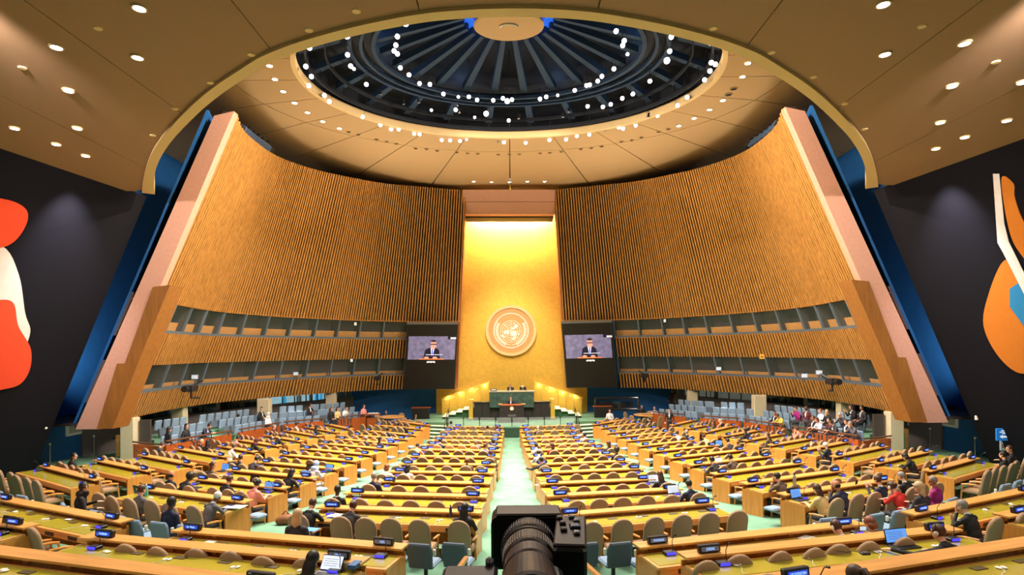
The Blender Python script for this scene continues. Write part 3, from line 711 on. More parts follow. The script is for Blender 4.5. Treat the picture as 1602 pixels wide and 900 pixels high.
shape('red_shape', 'red rounded patch at the top of the left mural', blob([(-70, 310), (0, 311), (36, 325), (40, 348), (20, 378), (-10, 388), (-70, 380)]), (222, 66, 26), .05, .035)
shape('red_shape', 'large red rounded patch at the bottom of the left mural', blob([(-70, 480), (-10, 470), (18, 474), (26, 510), (46, 548), (40, 588), (10, 608), (-70, 605)]), (206, 52, 20), .06, .035)
shape('ochre_shape', 'large ochre drop shape painted on the right charcoal wall', blob([(1640, 560), (1602, 585), (1565, 560), (1540, 510), (1548, 460), (1570, 410), (1590, 420), (1640, 500)]), (196, 112, 20), .03)
shape('ochre_strip', 'narrow ochre strip at the top of the right mural', blob([(1568, 280), (1586, 288), (1588, 310), (1604, 350), (1640, 390), (1640, 440), (1600, 400), (1580, 360)]), (196, 112, 20), .03)
shape('white_bar', 'bent white bar across the right mural', [(1556, 272), (1565, 272), (1573, 350), (1580, 378), (1640, 500), (1640, 530), (1572, 396), (1563, 380)], (222, 212, 206), .055, .035)
shape('blue_shape', 'small blue patch at the right edge of the right mural', [(1582, 452), (1600, 440), (1640, 480), (1640, 560), (1600, 505), (1582, 480)], (30, 124, 176), .05, .035)
# ---------------------------------------------------------------- signs and fittings on the side walls
def onwall(px, py, w, h, label, cat, name, m, extra=None, th=.06):
    p = wallpt(px, py); t = thing(name, label, cat, p)
    MB().rbox((0, 0, 0), (w, th, h), .01).build('panel', m, t); return t
t = onwall(1571, 680, .62, .46, 'small blue direction sign with a white arrow pointing left, on the charcoal wall', 'sign', 'direction_sign', mat('sign_blue', (36, 120, 200), .5, emit=.35))
A = [(-.2, -.08), (-.08, -.15), (-.08, -.115), (.2, -.115), (.2, -.045), (-.08, -.045), (-.08, -.01)]
MB().loft([[Vector((x, y, z)) for x, z in A] for y in (-.035, -.04)]).build('arrow', mat('sign_white', (235, 240, 245), .5, emit=.5), t)
m = MB(); [m.box((-.0 + dx, -.035, z), (w, .01, .03)) for z, dx, w in ((.15, 0, .26), (.09, .0, .4), (.04, .05, .3))]; m.build('lettering', MATS['sign_white'], t)
t = onwall(1569, 697, .24, .4, 'white paper notice below the blue direction sign', 'notice', 'paper_notice', M_paper, th=.02)
MB().box((0, -.012, -.02), (.1, .01, .14)).build('printed_block', mat('print_red', (150, 110, 110), .8), t)
for x, y, side in ((69, 667, 'left'), (1530, 653, 'right')):
    t = thing('exit_light', f'small white box light at the end of the {side} charcoal wall', 'sign light', Pd(x, y, 22.35)); MB().rbox((0, 0, 0), (.2, .1, .22), .01).build('box', M_white, t); MB().box((0, -.055, 0), (.15, .01, .16)).build('face', mat('box_face', (225, 205, 200), .5), t)
for x, y, s, side in ((100, 668, -1, 'left'), (1495, 655, 1, 'right')):
    t = thing('wall_panel', f'square pale control panel on the blue wall behind the pink wall end, {side} side', 'panel', Pd(x, y, 27.4)); t.location.x = s * 20.66
    MB().rbox((0, 0, 0), (.08, 1.5, .72), .01).build('frame', M_white, t); MB().box((-s * .04, 0, 0), (.02, 1.25, .5)).build('panel_face', mat('panel_face', (170, 170, 160), .6), t); MB().box((-s * .055, -.2, .05), (.02, .14, .2)).build('port', M_dark, t)
    t = thing('wall_speaker', f'dark wall speaker above the pale control panel, {side} side', 'speaker', Pd(102 if s < 0 else 1488, 653 if s < 0 else 641, 27.0)); t.location.x = s * 20.3
    MB().rbox((0, 0, 0), (.6, .9, .3), .04).build('cabinet', M_navy, t); MB().box((s * .3, 0, .15), (.3, .1, .06)).build('bracket', M_grey, t)
# ---------------------------------------------------------------- side galleries: platforms, parapets, seats, windows
PAR = [(9.8, 40.8), (11.5, 37.9), (13.75, 34.9), (14.75, 30.4), (15.35, 25.4)]
def parat(l):
    P = [Vector((x, y, 0)) for x, y in PAR]
    for a, b in zip(P, P[1:]):
        d = (b - a).length
        if l <= d: return a.lerp(b, l / d), (b - a).normalized()
        l -= d
    return P[-1], (P[-1] - P[-2]).normalized()
PL = sum((Vector(b) - Vector(a)).length for a, b in zip(PAR, PAR[1:]))
sb = MB().rbox((0, .12, .62), (.47, .1, .5), .035, 0, 0, .15).mesh('seat_back', M_seatb)
sp_ = MB().rbox((0, -.1, .28), (.45, .12, .42), .03, 0, 0, -.1).mesh('folded_pad', M_seatg)
so = MB().box((0, -.1, .28), (.45, .3, .1)).mesh('x', M_seatb)
smeshes = None
SEATS = []
for s, side in ((-1, 'left'), (1, 'right')):
    # stepped platform
    pf = struct(ob('floor', None))
    for k in range(3):
        m = MB(); rows = []
        for i in range(21):
            p, d = parat((PL - 1.9) * i / 20); n = Vector((-d.y, d.x, 0)) * -1
            if n.x < 0: n = -n
            z = zf(p.x, p.y) + .5 + .28 * k; a, b = p + n * (.1 + .95 * k), p + n * (.1 + .95 * (k + 1) + (.9 if k == 2 else .02))
            rows.append([mir(Vector((a.x, a.y, z - .8)), s), mir(Vector((b.x, b.y, z - .8)), s), mir(Vector((b.x, b.y, z)), s), mir(Vector((a.x, a.y, z)), s)])
        m.loft(rows); m.build('platform_step', M_carpet, pf)
    # parapet in separate lengths
    segs = [(0.2, 3.2), (4.4, 7.2), (7.6, 11.2), (11.8, PL - .1)]
    for i, (l0, l1) in enumerate(segs):
        t = thing('parapet', f'red wooden parapet with a dark rail before the {side} side seats, {nth(i + 1)} from the stage', 'parapet', (0, 0, 0), 0, f'parapets of the {side} side seats')
        n = max(2, int((l1 - l0) / .9))
        for j in range(n):
            a, _ = parat(l0 + (l1 - l0) * j / n + .01); b, _ = parat(l0 + (l1 - l0) * (j + 1) / n - .01)
            za = zf(a.x, a.y); zt = 1.06
            A = [mir(Vector((q.x, q.y, za + z)), s) for q, z in ((a, -.1), (b, -.1), (b, zt), (a, zt))]
            MB().hexa(A, [p + Vector((s * .12, .0, 0)) for p in A]).build('wood_panel', M_woodd, t)
        a, _ = parat(l0); b, _ = parat(l1); za = zf(a.x, a.y) + 1.2; zb = zf(b.x, b.y) + 1.2
        m = MB().tube([mir(Vector((a.x, a.y, za)), s), mir(Vector((b.x, b.y, zb)), s)], .045, 6); m.build('rail', mat('dark_rail', (96, 62, 44), .4), t)
        for j in range(4):
            q = a.lerp(b, (j + .2) / 3.4); z = za + (zb - za) * (j + .2) / 3.4
            MB().tube([mir(Vector((q.x, q.y, z - .25)), s), mir(Vector((q.x, q.y, z)), s)], .02, 5).build('rail_post', M_dark, t)
    t = thing('parapet', f'red wooden parapet return beside the nearest column, {side} gallery', 'parapet', (0, 0, 0))
    ra, rb_ = Vector((15.45, 25.3, 0)), Vector((17.2, 26.1, 0))
    for j in range(2):
        q0, q1 = ra.lerp(rb_, j / 2 + .005), ra.lerp(rb_, j / 2 + .495); A = [mir(q0 + Vector((0, 0, .7)), s), mir(q1 + Vector((0, 0, .7)), s), mir(q1 + Vector((0, 0, 1.62)), s), mir(q0 + Vector((0, 0, 1.62)), s)]
        MB().hexa(A, [p + Vector((0, .1, 0)) for p in A]).build('wood_panel', M_woodd, t)
    MB().tube([mir(ra + Vector((0, 0, 1.72)), s), mir(rb_ + Vector((0, 0, 1.72)), s)], .045, 6).build('rail', MATS['dark_rail'], t)
    # seats
    for k in range(3):
        l = .5; c = 0
        while l < PL - .4:
            if any(abs(l - g_) < .42 for g_ in (4.0, 11.5)) or (k == 0 and 12.0 < l < 12.8): l += .2; continue
            p, d = parat(l); n = Vector((-d.y, d.x, 0))
            if n.x < 0: n = -n
            q = p + n * (.55 + .95 * k)
            if math.hypot(q.x - 17.4, q.y - 26.9) < 1.35 or math.hypot(q.x - 18.6, q.y - 32.2) < .8 or math.hypot(q.x - 15.9, q.y - 37) < .8: l += .2; continue
            z = zf(p.x, p.y) + .5 + .28 * k
            SEATS.append((s, k, c, mir(Vector((q.x, q.y, z)), s), math.atan2(-n.x * s, n.y) if 0 else None, Vector((-n.x * s, -n.y, 0)))); c += 1
            l += .6
ROWW = ['front', 'middle', 'back']
SEATO = []
for s, k, c, p, _, fwd in SEATS:
    rz = math.atan2(-fwd.x, fwd.y) + math.pi      # local -y looks along fwd
    t = thing('theatre_seat', f'pale blue folding seat, {nth(c + 1)} from the stage, {ROWW[k]} row, {"left" if s < 0 else "right"} side gallery', 'seat', p, rz, f'blue seats of the {"left" if s < 0 else "right"} side gallery')
    ob('seat_back', sb, t); ob('folded_pad', sp_, t); SEATO.append((t, p, fwd))
# windows behind the side seats, columns
WP = [(20.7, 27.6), (19.6, 33.2), (17.2, 38.8), (14.6, 43.2), (12.9, 46.6)]
M_lobby = mat('lobby_daylight', (176, 222, 232), .6, emit=.7, noise=(1.4, .3)); M_cyan = mat('lobby_cyan_panel', (40, 170, 225), .5, emit=.8)
M_lobg = mat('lobby_grey_panel', (150, 156, 146), .6, emit=.25, noise=(2.5, .5))
wnum = 5
for s, side in ((-1, 'left'), (1, 'right')):
    for i, (a, b) in enumerate(zip(WP, WP[1:])):
        wn = struct(ob(f'window_{wnum}', None)); wnum += 1
        A, B = Vector((s * a[0], a[1], 0)), Vector((s * b[0], b[1], 0)); d = (B - A).normalized(); n = Vector((0, 0, 1)).cross(d) * s
        def pnl(u0, u1, z0, z1, o, th, m, nm):
            p, q = A.lerp(B, u0) + n * o, A.lerp(B, u1) + n * o; f = [Vector((v.x, v.y, z)) for v, z in ((p, z0), (q, z0), (q, z1), (p, z1))]
            return MB().hexa(f, [v - n * th for v in f]).build(nm, m, wn)
        pnl(0, 1, 0, 2.12, .12, .2, mat('sill_wall', (98, 92, 92), .7), 'sill_wall')
        dark = i < 2
        k = 3 if dark else 5
        for j in range(k):
            pnl((j + .03) / k, (j + .97) / k, 2.12, 2.95, 0, .03, M_glassd if dark else M_clear, 'pane')
            pnl((j - .02) / k, (j + .02) / k, 2.12, 2.95, .04, .1, M_frame if not dark else M_dark, 'mullion')
        if not dark:
            pnl(-.1, 1.1, 1.2, 3.0, -2.0, .05, M_lobby if s < 0 else M_lobg, 'lobby_wall')
            for j in range(6):
                u = random.uniform(0, .9); m_ = random.choice([M_cyan, M_dark, M_lobg, M_grey] if s < 0 else [M_lobg, M_grey, M_dark, M_conc])
                pnl(u, u + random.uniform(.04, .12), 1.5 + random.uniform(0, .3), 2.3 + random.uniform(0, .5), -1.6 + j * .1, .05, m_, 'lobby_panel')
    for x, y, w, z1 in ((17.85, 26.9, .66, 2.75), (15.9, 37.0, .8, 2.75), (13.3, 42.4, .7, 2.75), (18.6, 32.2, .7, 2.75)):
        o = tag(MB().rbox((0, 0, (z1 - zf(x, y)) / 2), (w, .5, z1 - zf(x, y)), .04).build('column', M_conc, None, (s * x, y, zf(x, y))), f'pale square column under the {side} gallery, {"nearest" if y == 26.9 else "second" if y == 32.2 else "third" if y == 37 else "farthest"} one', 'column')
    o = tag(MB().box((0, 0, 1.0), (.5, .1, 2.0)).build('partition_panel', mat('brown_panel', (66, 58, 54), .6), None, (s * 17.2, 27.0, zf(16.7, 27.1))), f'dark brown partition beside the nearest column, {side} gallery', 'partition')
    t = thing('wood_stand', f'upright wooden stand against the blue passage, {side} side of the column', 'stand', (s * 18.75, 28.2, zf(18.7, 28)))
    MB().box((0, 0, .8), (.5, .5, 1.6)).build('body', M_woodd, t); MB().box((s * .35, -.1, .55), (.25, .4, 1.1)).build('side_shelf', M_wood, t)
    # queue posts
    P = [(78, 730), (147, 714), (163, 706)] if s < 0 else [(1455, 702), (1526, 721)]
    for i, (px, py) in enumerate(P):
        q = Pf(px, py, 0); t = thing('barrier_post', f'thin steel barrier post standing on the green carpet, {nth(i + 1)} from the wall, {side} aisle', 'post', q)
        MB().lathe([(.16, 0), (.16, .02), (.03, .04)], 12).build('foot', M_steel, t); MB().tube([(0, 0, .03), (0, 0, .92)], .03, 8).build('pole', M_steel, t); MB().lathe([(.04, .92), (.05, .95), (.05, 1.0), (.02, 1.02)], 8).build('cap', M_white, t)
q = Pf(1424, 697, 0); t = thing('notice_stand', 'white notice on a thin black stand near the right column', 'stand', q)
MB().lathe([(.18, 0), (.18, .02), (.02, .03)], 12).build('foot', M_dark, t); MB().tube([(0, 0, .02), (0, 0, 1.2)], .018, 6).build('pole', M_dark, t); MB().rbox((0, -.03, 1.2), (.3, .03, .36), .01, 0, 0, -.3).build('notice', M_paper, t)
q = Pf(189, 715, 0); t = thing('barrier_post', 'black barrier post with an outstretched arm beside the left column', 'post', q)
MB().lathe([(.16, 0), (.16, .02), (.03, .04)], 12).build('foot', M_dark, t); MB().tube([(0, 0, .02), (-.2, 0, .9)], .03, 6).build('pole', M_dark, t); MB().tube([(-.2, 0, .9), (-.5, .1, .88)], .02, 5).build('arm', M_dark, t)
# cameras under the booths, stage lights on top of the slatted walls
for s, side, spots in ((-1, 'left', [(590, 592, 43.2), (299, 608, 28.3)]), (1, 'right', [(1008, 588, 43.2), (1302, 597, 28.3)])):
    for i, (px, py, d) in enumerate(spots):
        t = thing('gallery_camera', f'small black camera on a bracket under the {side} lower booths, {"nearer" if i else "farther"} one', 'camera', Pd(px, py, d - .6)); k = 1 if i else 1.05
        MB().rbox((0, 0, 0), (.42, .55, .3), .03).build('body', M_dark, t); MB().lathe([(.12, -.28), (.12, -.5), (.15, -.52), (.15, -.6)], 10, (0, 0, 0), 'Y').build('lens', M_dark, t)
        MB().tube([(0, 0, -.1), (0, 0, -.45), (.1, .5, -.5)], .05, 6).build('arm', M_dark, t); MB().tube([(0, .1, .1), (-s * .3, .5, .35)], .05, 5).build('bracket', M_dark, t)
    n = 7
    for i in range(n):
        l = 2.6 + i * .95; p = wp(l, None, -.35); p = mir(p, -s) + Vector((0, 0, .28)); dimb = i in (0, 6)
        t = thing('stage_light', f'blue-grey stage light on top of the {side} slatted wall, {nth(i + 1)} from the near end', 'stage light', p, 0, f'stage lights on the {side} slatted wall')
        b0, _ = at(l); b1, _ = at(l + .4); a = math.atan2((b1 - b0).y, (b1 - b0).x * -s)
        MB().rbox((0, 0, .12), (.3 if dimb else .9, .38, .42 if not dimb else .3), .05, 0, a, .5).build('housing', M_dark if dimb else mat('bluish_housing', (74, 100, 136), .35, .4), t)
        MB().tube([(-.2, 0, -.25), (0, 0, .1), (.2, 0, -.25)], .03, 5).build('yoke', M_dark, t)
        if not dimb: MB().tube([(-.3, .1, .3), (.25, .1, .4)], .04, 5).build('barn_door', M_dark, t)
# ---------------------------------------------------------------- desks: ends of each raised ledge as seen, put onto the sloping floor
HL = .90
BLOCKS = {
 'left centre': [((708, 667), (788, 668)), ((692, 674), (789, 674.5)), ((684, 682), (787, 683)), ((676, 688), (786, 689.5)), ((665, 695), (784.7, 697)), ((652, 702.5), (783.5, 704.5)), ((637, 713), (782.5, 714.5)), ((624, 725), (776, 726.5)), ((610, 737), (771.7, 739.5)), ((592, 752), (767, 755.5)), ((540, 770), (761.7, 776)), ((498, 792), (754, 800.5))],
 'right centre': [((812.5, 668), (900, 664.7)), ((813, 675), (906, 672.3)), ((816, 683), (907, 680.3)), ((817, 689), (913, 686.3)), ((820, 696), (936, 692.5)), ((823, 704), (948, 700)), ((827, 714.5), (961, 710)), ((832.5, 726.3), (985, 720.5)), ((838, 739.5), (1007.5, 732)), ((845, 756), (1024, 748.5)), ((855, 775), (1066, 763.5)), ((866, 805), (1119, 785))],
 'left middle': [((614, 658), (672, 665)), ((588, 664.5), (661.7, 671.3)), ((570, 673), (651, 680.5)), ((552, 680), (638, 687)), ((527.5, 686), (622, 694)), ((502, 693), (605, 702)), ((472, 701), (582.5, 711)), ((438, 710), (558, 721)), ((406, 722), (529, 733)), ((358, 734), (494, 747)), ((305, 748), (449, 763)), ((221, 763), (390, 784))],
 'right middle': [((928, 664), (985, 655.5)), ((940, 669.5), (1002, 661.5)), ((950, 677), (1029, 669)), ((966, 683), (1048, 675)), ((982, 689), (1063, 681)), ((999, 697.5), (1088, 688)), ((1022, 705.5), (1122.5, 696)), ((1048, 716), (1166, 703)), ((1079, 727), (1207, 712.5)), ((1115, 741), (1258, 723)), ((1162, 756), (1317, 735)), ((1222, 773), (1393, 749))],
 'left outer': [((511, 663), (550, 671)), ((479, 667.5), (527, 676)), ((447, 673), (500, 682)), ((416, 680), (472, 690)), ((370, 687), (437, 697)), ((345, 697), (399, 706.5)), ((277, 701), (355, 714)), ((221, 711), (302, 726)), ((151, 719), (236, 736)), ((67.5, 728), (155, 750))],
 'right outer': [((1051, 665), (1087, 656.5)), ((1076, 670), (1105, 664.5)), ((1102.5, 676), (1150, 665)), ((1132, 682), (1190, 672)), ((1165, 689), (1225, 678)), ((1205, 696), (1271, 685)), ((1249, 705), (1327, 690)), ((1304, 714), (1385, 697.5)), ((1368, 724), (1454, 705)), ((1449.5, 736), (1526, 716))],
 'left rear': [((277, 827), (634, 855)), ((135, 837), (572, 877)), ((-30, 857), (440, 914))],
 'right rear': [((995, 853), (1346, 817)), ((1066, 868), (1494, 825)), ((1215, 908), (1660, 838))],
 'left far rear': [((-60, 768), (199, 815)), ((-200, 790), (50, 823))],
 'right far rear': [((1420, 803), (1660, 755)), ((1566, 806), (1760, 768))],
}
DESKS = []; SLOTS = []
for bname, rows in BLOCKS.items():
    for ri, (l, r) in enumerate(rows):
        A, B = Pf(l[0], l[1], HL), Pf(r[0], r[1], HL); z = (A.z + B.z) / 2; A, B = Pz(l[0], l[1], z), Pz(r[0], r[1], z); c = (A + B) / 2; z -= HL; L = (Vector((B.x - A.x, B.y - A.y))).length; rz = math.atan2(B.y - A.y, B.x - A.x)
        if 'rear' in bname: nm = f'{nth(ri + 1)} desk from front, {bname} block'
        else: nm = f'{nth(ri + 1)} row from the stage, {bname} block'
        near = c.y < 17.5
        t = thing('delegate_desk', f'honey wood desk with green top, {nm}', 'desk', (c.x, c.y, z), rz, f'desks of the {bname} block')
        MB().box((0, 0, HL - .018), (L, .30, .036)).build('ledge', M_wood, t)
        MB().box((0, -.44, .752), (L, .66, .044)).build('tabletop', M_wood, t)
        MB().box((0, -.43, .776), (L - .12, .52, .012)).build('writing_pad', M_pad, t)
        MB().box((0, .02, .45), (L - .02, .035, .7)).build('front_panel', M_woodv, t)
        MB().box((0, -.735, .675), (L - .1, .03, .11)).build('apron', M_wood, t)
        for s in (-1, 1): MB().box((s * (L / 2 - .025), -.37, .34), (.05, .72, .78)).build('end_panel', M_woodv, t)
        nb = max(3, int(L / .8)) + 1
        if near:
            for i in range(nb): MB().box(((L - .3) * (i / (nb - 1) - .5), 0, .82), (.09, .1, .1)).build('bracket', M_wood, t)
            for i in range(nb - 1):
                MB().box(((L - .3) * ((i + .5) / (nb - 1) - .5), -.753, .675), (.3, .012, .075)).build('socket_strip', M_dark, t)
                MB().box(((L - .3) * ((i + .5) / (nb - 1) - .5), -.3, .786), (.22, .1, .012)).build('desk_hatch', mat('brown_hatch', (84, 66, 34), .5), t)
        else: MB().box((0, 0, .82), (L - .3, .08, .1)).build('bracket_rail', M_woodd, t)
        D = dict(b=bname, r=ri, L=L, rz=rz, t=t, c=c, z=z, nm=nm, near=near, M=Matrix.Translation((c.x, c.y, z)) @ Matrix.Rotation(rz, 4, 'Z'))
        DESKS.append(D)
        n = max(3, min(8, round((L - .1) / .64)))
        for i in range(n): SLOTS.append(dict(D=D, i=i, n=n, x=(L - .12) * ((i + .5) / n - .5), y=-1.1 + random.uniform(-.05, .05), who=None, turn=random.uniform(-.09, .09)))
def local(D, p):
    return D['M'].inverted() @ Vector((p[0], p[1], D['z'] + .5))
# ---------------------------------------------------------------- nameplates, microphones, earpieces
def text_mesh(s, size, depth=.002):
    cu = bpy.data.curves.new('t', 'FONT'); cu.body = s; cu.size = size; cu.align_x = 'CENTER'; cu.align_y = 'CENTER'; cu.extrude = depth; cu.resolution_u = 2
    o = bpy.data.objects.new('t', cu); COL.objects.link(o); dg = bpy.context.evaluated_depsgraph_get(); me = bpy.data.meshes.new_from_object(o.evaluated_get(dg)); bpy.data.objects.remove(o); return me
npb = MB().rbox((0, 0, .085), (.46, .1, .15), .012, 0, 0, -.12).box((0, 0, .012), (.3, .12, .024)).mesh('case', M_dark)
npd = MB().box((0, -.057, .085), (.36, .006, .085), 0, 0, -.12).mesh('display', M_disp)
npg = MB().box((0, -.057, .085), (.38, .006, .085), 0, 0, -.12).mesh('display', M_dispg)
def smear(k):
    m = MB(); rr = random.Random(k); x = -.11 - rr.uniform(0, .03)
    while x < .11:
        w = rr.uniform(.012, .024); m.box((x + w / 2, -.062, .085 + rr.uniform(-.004, .004)), (w, .004, rr.uniform(.03, .045)), 0, 0, -.12); x += w + rr.uniform(.006, .012)
    return m.mesh('lettering', M_dispt)
smears = [smear(k) for k in range(6)]
def plate(D, x, label, text=None, sc=1, grey=False, rz=0):
    p = D['M'] @ Vector((x, -.02, HL)); t = thing('nameplate', label, 'nameplate', p, D['rz'] + rz, 'lit nameplates on the desk ledges')
    t.scale = (sc,) * 3
    ob('case', npb, t); ob('display', npg if grey else npd, t)
    if text:
        me = text_mesh(text, .075 if len(text) < 9 else .058); me.materials.clear(); me.materials.append(M_dispt)
        o = ob('lettering', me, t); o.location = (0, -.066, .085); o.rotation_euler = (R(90) - .12, 0, 0); o.scale = (.62 if len(text) < 9 else .72, 1, 1)
    else: ob('lettering', random.choice(smears), t)
cub = MB().rbox((0, 0, .03), (.2, .14, .06), .012).mesh('case', M_dark)
cud = MB().box((0, -.074, .035), (.17, .006, .045)).mesh('display', M_viol)
cug = MB().tube([(.07, .02, .05), (.075, .03, .22), (.07, -.03, .33), (.06, -.08, .36)], .007, 5).mesh('gooseneck', M_dark)
cuh = MB().tube([(.06, -.075, .358), (.055, -.12, .365)], .016, 6).mesh('microphone_head', M_dark)
erp = MB().ell((-.04, 0, .012), (.035, .05, .014), 8, 5).ell((.04, .01, .012), (.035, .05, .014), 8, 5).mesh('ear_cup', M_white)
erc = MB().tube([(0, -.03, .006), (-.05, -.12, .006), (-.16, -.2, .005), (-.22, -.3, .005)], .004, 4).mesh('cord', M_white)
TEXT = {('left rear', 0, 1): ('HAITI', True), ('left rear', 1, 1): ('JAPAN', True), ('left rear', 2, 1): ('LIBYA', True), ('right rear', 0, -1): ('HONDURAS', True), ('right rear', 1, -1): ('JORDAN', True), ('right rear', 2, -1): ('LIECHTENSTEIN', False)}
PLX = {('left rear', 0, 1): 600, ('left rear', 1, 1): 530, ('left rear', 2, 1): 406, ('right rear', 0, -1): 1029, ('right rear', 1, -1): 1109, ('right rear', 2, -1): 1246, ('left rear', 0, -1): 302, ('left rear', 1, -1): 165, ('right rear', 0, 1): 1318, ('right rear', 1, 1): 1461, ('left far rear', 0, 1): 177, ('left far rear', 1, 1): 26, ('right far rear', 0, -1): 1440, ('right far rear', 1, -1): 1590, ('left far rear', 0, -1): 11, ('right far rear', 0, 1): 1600}
for D in DESKS:
    L = D['L']
    for s in (-1, 1):
        key = (D['b'], D['r'], s); tx = TEXT.get(key); x = s * (L / 2 - .38)
        if key in PLX:          # along-ledge place read off the photograph
            l, r = BLOCKS[D['b']][D['r']]; u = (PLX[key] - l[0]) / (r[0] - l[0]); da, db = Pf(*l, HL).y, Pf(*r, HL).y; w = u * da / (u * da + (1 - u) * db) if 0 < u < 1 else u
            w = (u / db) / ((1 - u) / da + u / db); x = (w - .5) * L
        elif 'rear' in D['b']: continue
        end = 'left' if s < 0 else 'right'
        if tx: lab = f'dark nameplate reading {tx[0]} in blue letters on the {D["b"]} desks'
        else: lab = f'blue lit nameplate, {end} end of ledge, {D["nm"]}'
        plate(D, x, lab, tx[0] if tx else None, .82, tx[1] if tx else False)
        xm = x + (.08 if D['near'] else 0); p = D['M'] @ Vector((xm, -.28, .783))
        t = thing('conference_microphone', f'violet lit microphone unit, {end} end, {D["nm"]}', 'microphone', p, D['rz'], 'microphone units on the desks')
        ob('case', cub, t); ob('display', cud, t)
        if D['c'].y < 25: ob('gooseneck', cug, t); ob('microphone_head', cuh, t)
    if D['near']:
        n = max(2, int(L / 1.2))
        for i in range(n):
            p = D['M'] @ Vector(((L - .6) * ((i + .5) / n - .5) + random.uniform(-.15, .15), -.4 + random.uniform(-.06, .06), .783))
            t = thing('earpiece', f'white earpiece, {nth(i + 1)} from left, {D["nm"]}', 'earpiece', p, D['rz'] + random.uniform(-.6, .6), 'white earpieces on the desks')
            ob('ear_cup', erp, t); ob('cord', erc, t)
# ---------------------------------------------------------------- chairs
def arch(w, z0, z1, n=7):
    pts = [(-w * .86, z0), (-w * .97, z0 + .12), (-w, z1 - w * .95)]
    for i in range(n): a = math.pi - math.pi * (i + 1) / (n + 1); pts.append((w * math.cos(a), z1 - w * .95 + w * .95 * math.sin(a)))
    return pts + [(w, z1 - w * .95), (w * .97, z0 + .12), (w * .86, z0)]
TILT = Matrix.Translation((0, -.2, .38)) @ Matrix.Rotation(R(11), 4, 'X') @ Matrix.Translation((0, .2, -.38))
def chair_bms():
    back = MB().pad(arch(.24, .36, 1.14), -.275, -.19, .02, .93, 0, TILT)
    seat = MB().rbox((0, 0, .42), (.5, .48, .1), .035)
    fl = [MB().tube([(s * .23, .21, .4), (s * .24, .24, 0)], [.026, .018], 6) for s in (-1, 1)]
    rl = [MB().tube([(s * .22, -.2, .42), (s * .23, -.3, 0)], [.026, .018], 6) for s in (-1, 1)]
    ar = [MB().tube([(s * .265, -.2, .66), (s * .28, .05, .65), (s * .27, .2, .62)], [.022, .028, .024], 6).tube([(s * .26, .17, .62), (s * .235, .21, .4)], .02, 5) for s in (-1, 1)]
    return back, seat, fl + rl, ar
back, seat, legs, arms = chair_bms()
CB, CS = back.mesh('backrest', M_tan, True), seat.mesh('seat', M_tan); CL = [m.mesh('leg', M_leg) for m in legs]; CA = [m.mesh('armrest', M_leg) for m in arms]
def merge(parts):
    o = MB()
    for p, mi in parts: o.add(p.v, p.f, mi)
    return o
CALL = merge([(back, 0), (seat, 0)] + [(l, 1) for l in legs] + [(a, 1) for a in arms])
CALLM = CALL.mesh('armchair', [M_tan, M_leg])
def chair(p, rz, label, group, parts=True):
    if not parts:
        o = ob('armchair', CALLM, None, p, rz); return tag(o, label, 'chair', group)
    t = thing('armchair', label, 'chair', p, rz, group)
    ob('backrest', CB, t); ob('seat', CS, t)
    for m in CL: ob('leg', m, t)
    for m in CA: ob('armrest', m, t)
    return t
BB = MB().pad([(-.22, .44), (.22, .44), (.235, .6), (.235, .84), (.2, .92), (-.2, .92), (-.235, .84), (-.235, .6)], -.27, -.18, .025, .9, 0, TILT).mesh('backrest', M_seatg)
BS = MB().rbox((0, .02, .44), (.46, .46, .09), .035).mesh('seat', M_seatb)
BPO = MB().tube([(0, 0, 0), (0, 0, .4)], .04, 8).lathe([(.14, 0), (.14, .02), (.05, .03)], 10).mesh('pedestal', M_dark)
BPL = MB().rbox((.25, -.2, .72), (.05, .06, .12), .01).rbox((-.25, -.2, .72), (.05, .06, .12), .01).mesh('side_clip', M_white)
def blue_chair(p, rz, label, light=True):
    t = thing('pedestal_chair', label, 'chair', p, rz, 'blue pedestal chairs in front of the desks')
    b = ob('backrest', BB, t); ob('seat', BS, t); ob('pedestal', BPO, t); ob('side_clip', BPL, t)
    if light: b.material_slots[0].link = 'OBJECT'; b.material_slots[0].material = M_seatb
    return t
NBO = []
NB = {'left centre rows': [(497, 832), (559, 837), (614, 838), (666, 841), (719, 840)], 'right centre rows': [(907.5, 840), (959, 839), (1006, 841), (1063, 831), (1112, 827), (1158, 824)],
      'left middle rows': [(173, 793), (208, 800), (230, 806), (262, 813), (310, 814)], 'right middle rows': [(1278, 803), (1311, 806), (1350, 797), (1385, 792), (1412, 789), (1442, 780), (1468, 774)],
      'left outer rows': [(6, 758), (18, 763), (34, 768), (56, 770)], 'right outer rows': [(1552, 753), (1570, 748), (1586, 743), (1600, 738)]}
def near_rz(p):
    D = min(DESKS, key=lambda d: (d['c'].x - p[0]) ** 2 + (d['c'].y - p[1]) ** 2); return D['rz'], D
for k, L in NB.items():
    for i, (x, y) in enumerate(L):
        p = Pf(x, y, .92); p.z = zf(p.x, p.y); rz, D = near_rz(p); o = .2
        NBO.append(blue_chair(p, rz, f'blue grey pedestal chair behind the last of the {k}, {nth(i + 1)} from the left', 'centre' not in k))
for D in DESKS:
    if D['b'] in ('left middle', 'right middle') and D['r'] >= 3:
        s = 1 if 'left' in D['b'] else -1
        p = D['M'] @ Vector((s * (D['L'] / 2 - .12), .36, 0)); p.z = zf(p.x, p.y)
        t = thing('flip_seat', f'pale blue flip seat at the aisle end, {D["nm"]}', 'seat', p, D['rz'] + math.pi, 'flip seats at the aisle ends')
        MB().rbox((0, 0, .43), (.4, .36, .09), .035).build('seat_pad', M_seatb, t); MB().box((0, .2, .37), (.1, .3, .05)).build('support', M_grey, t)
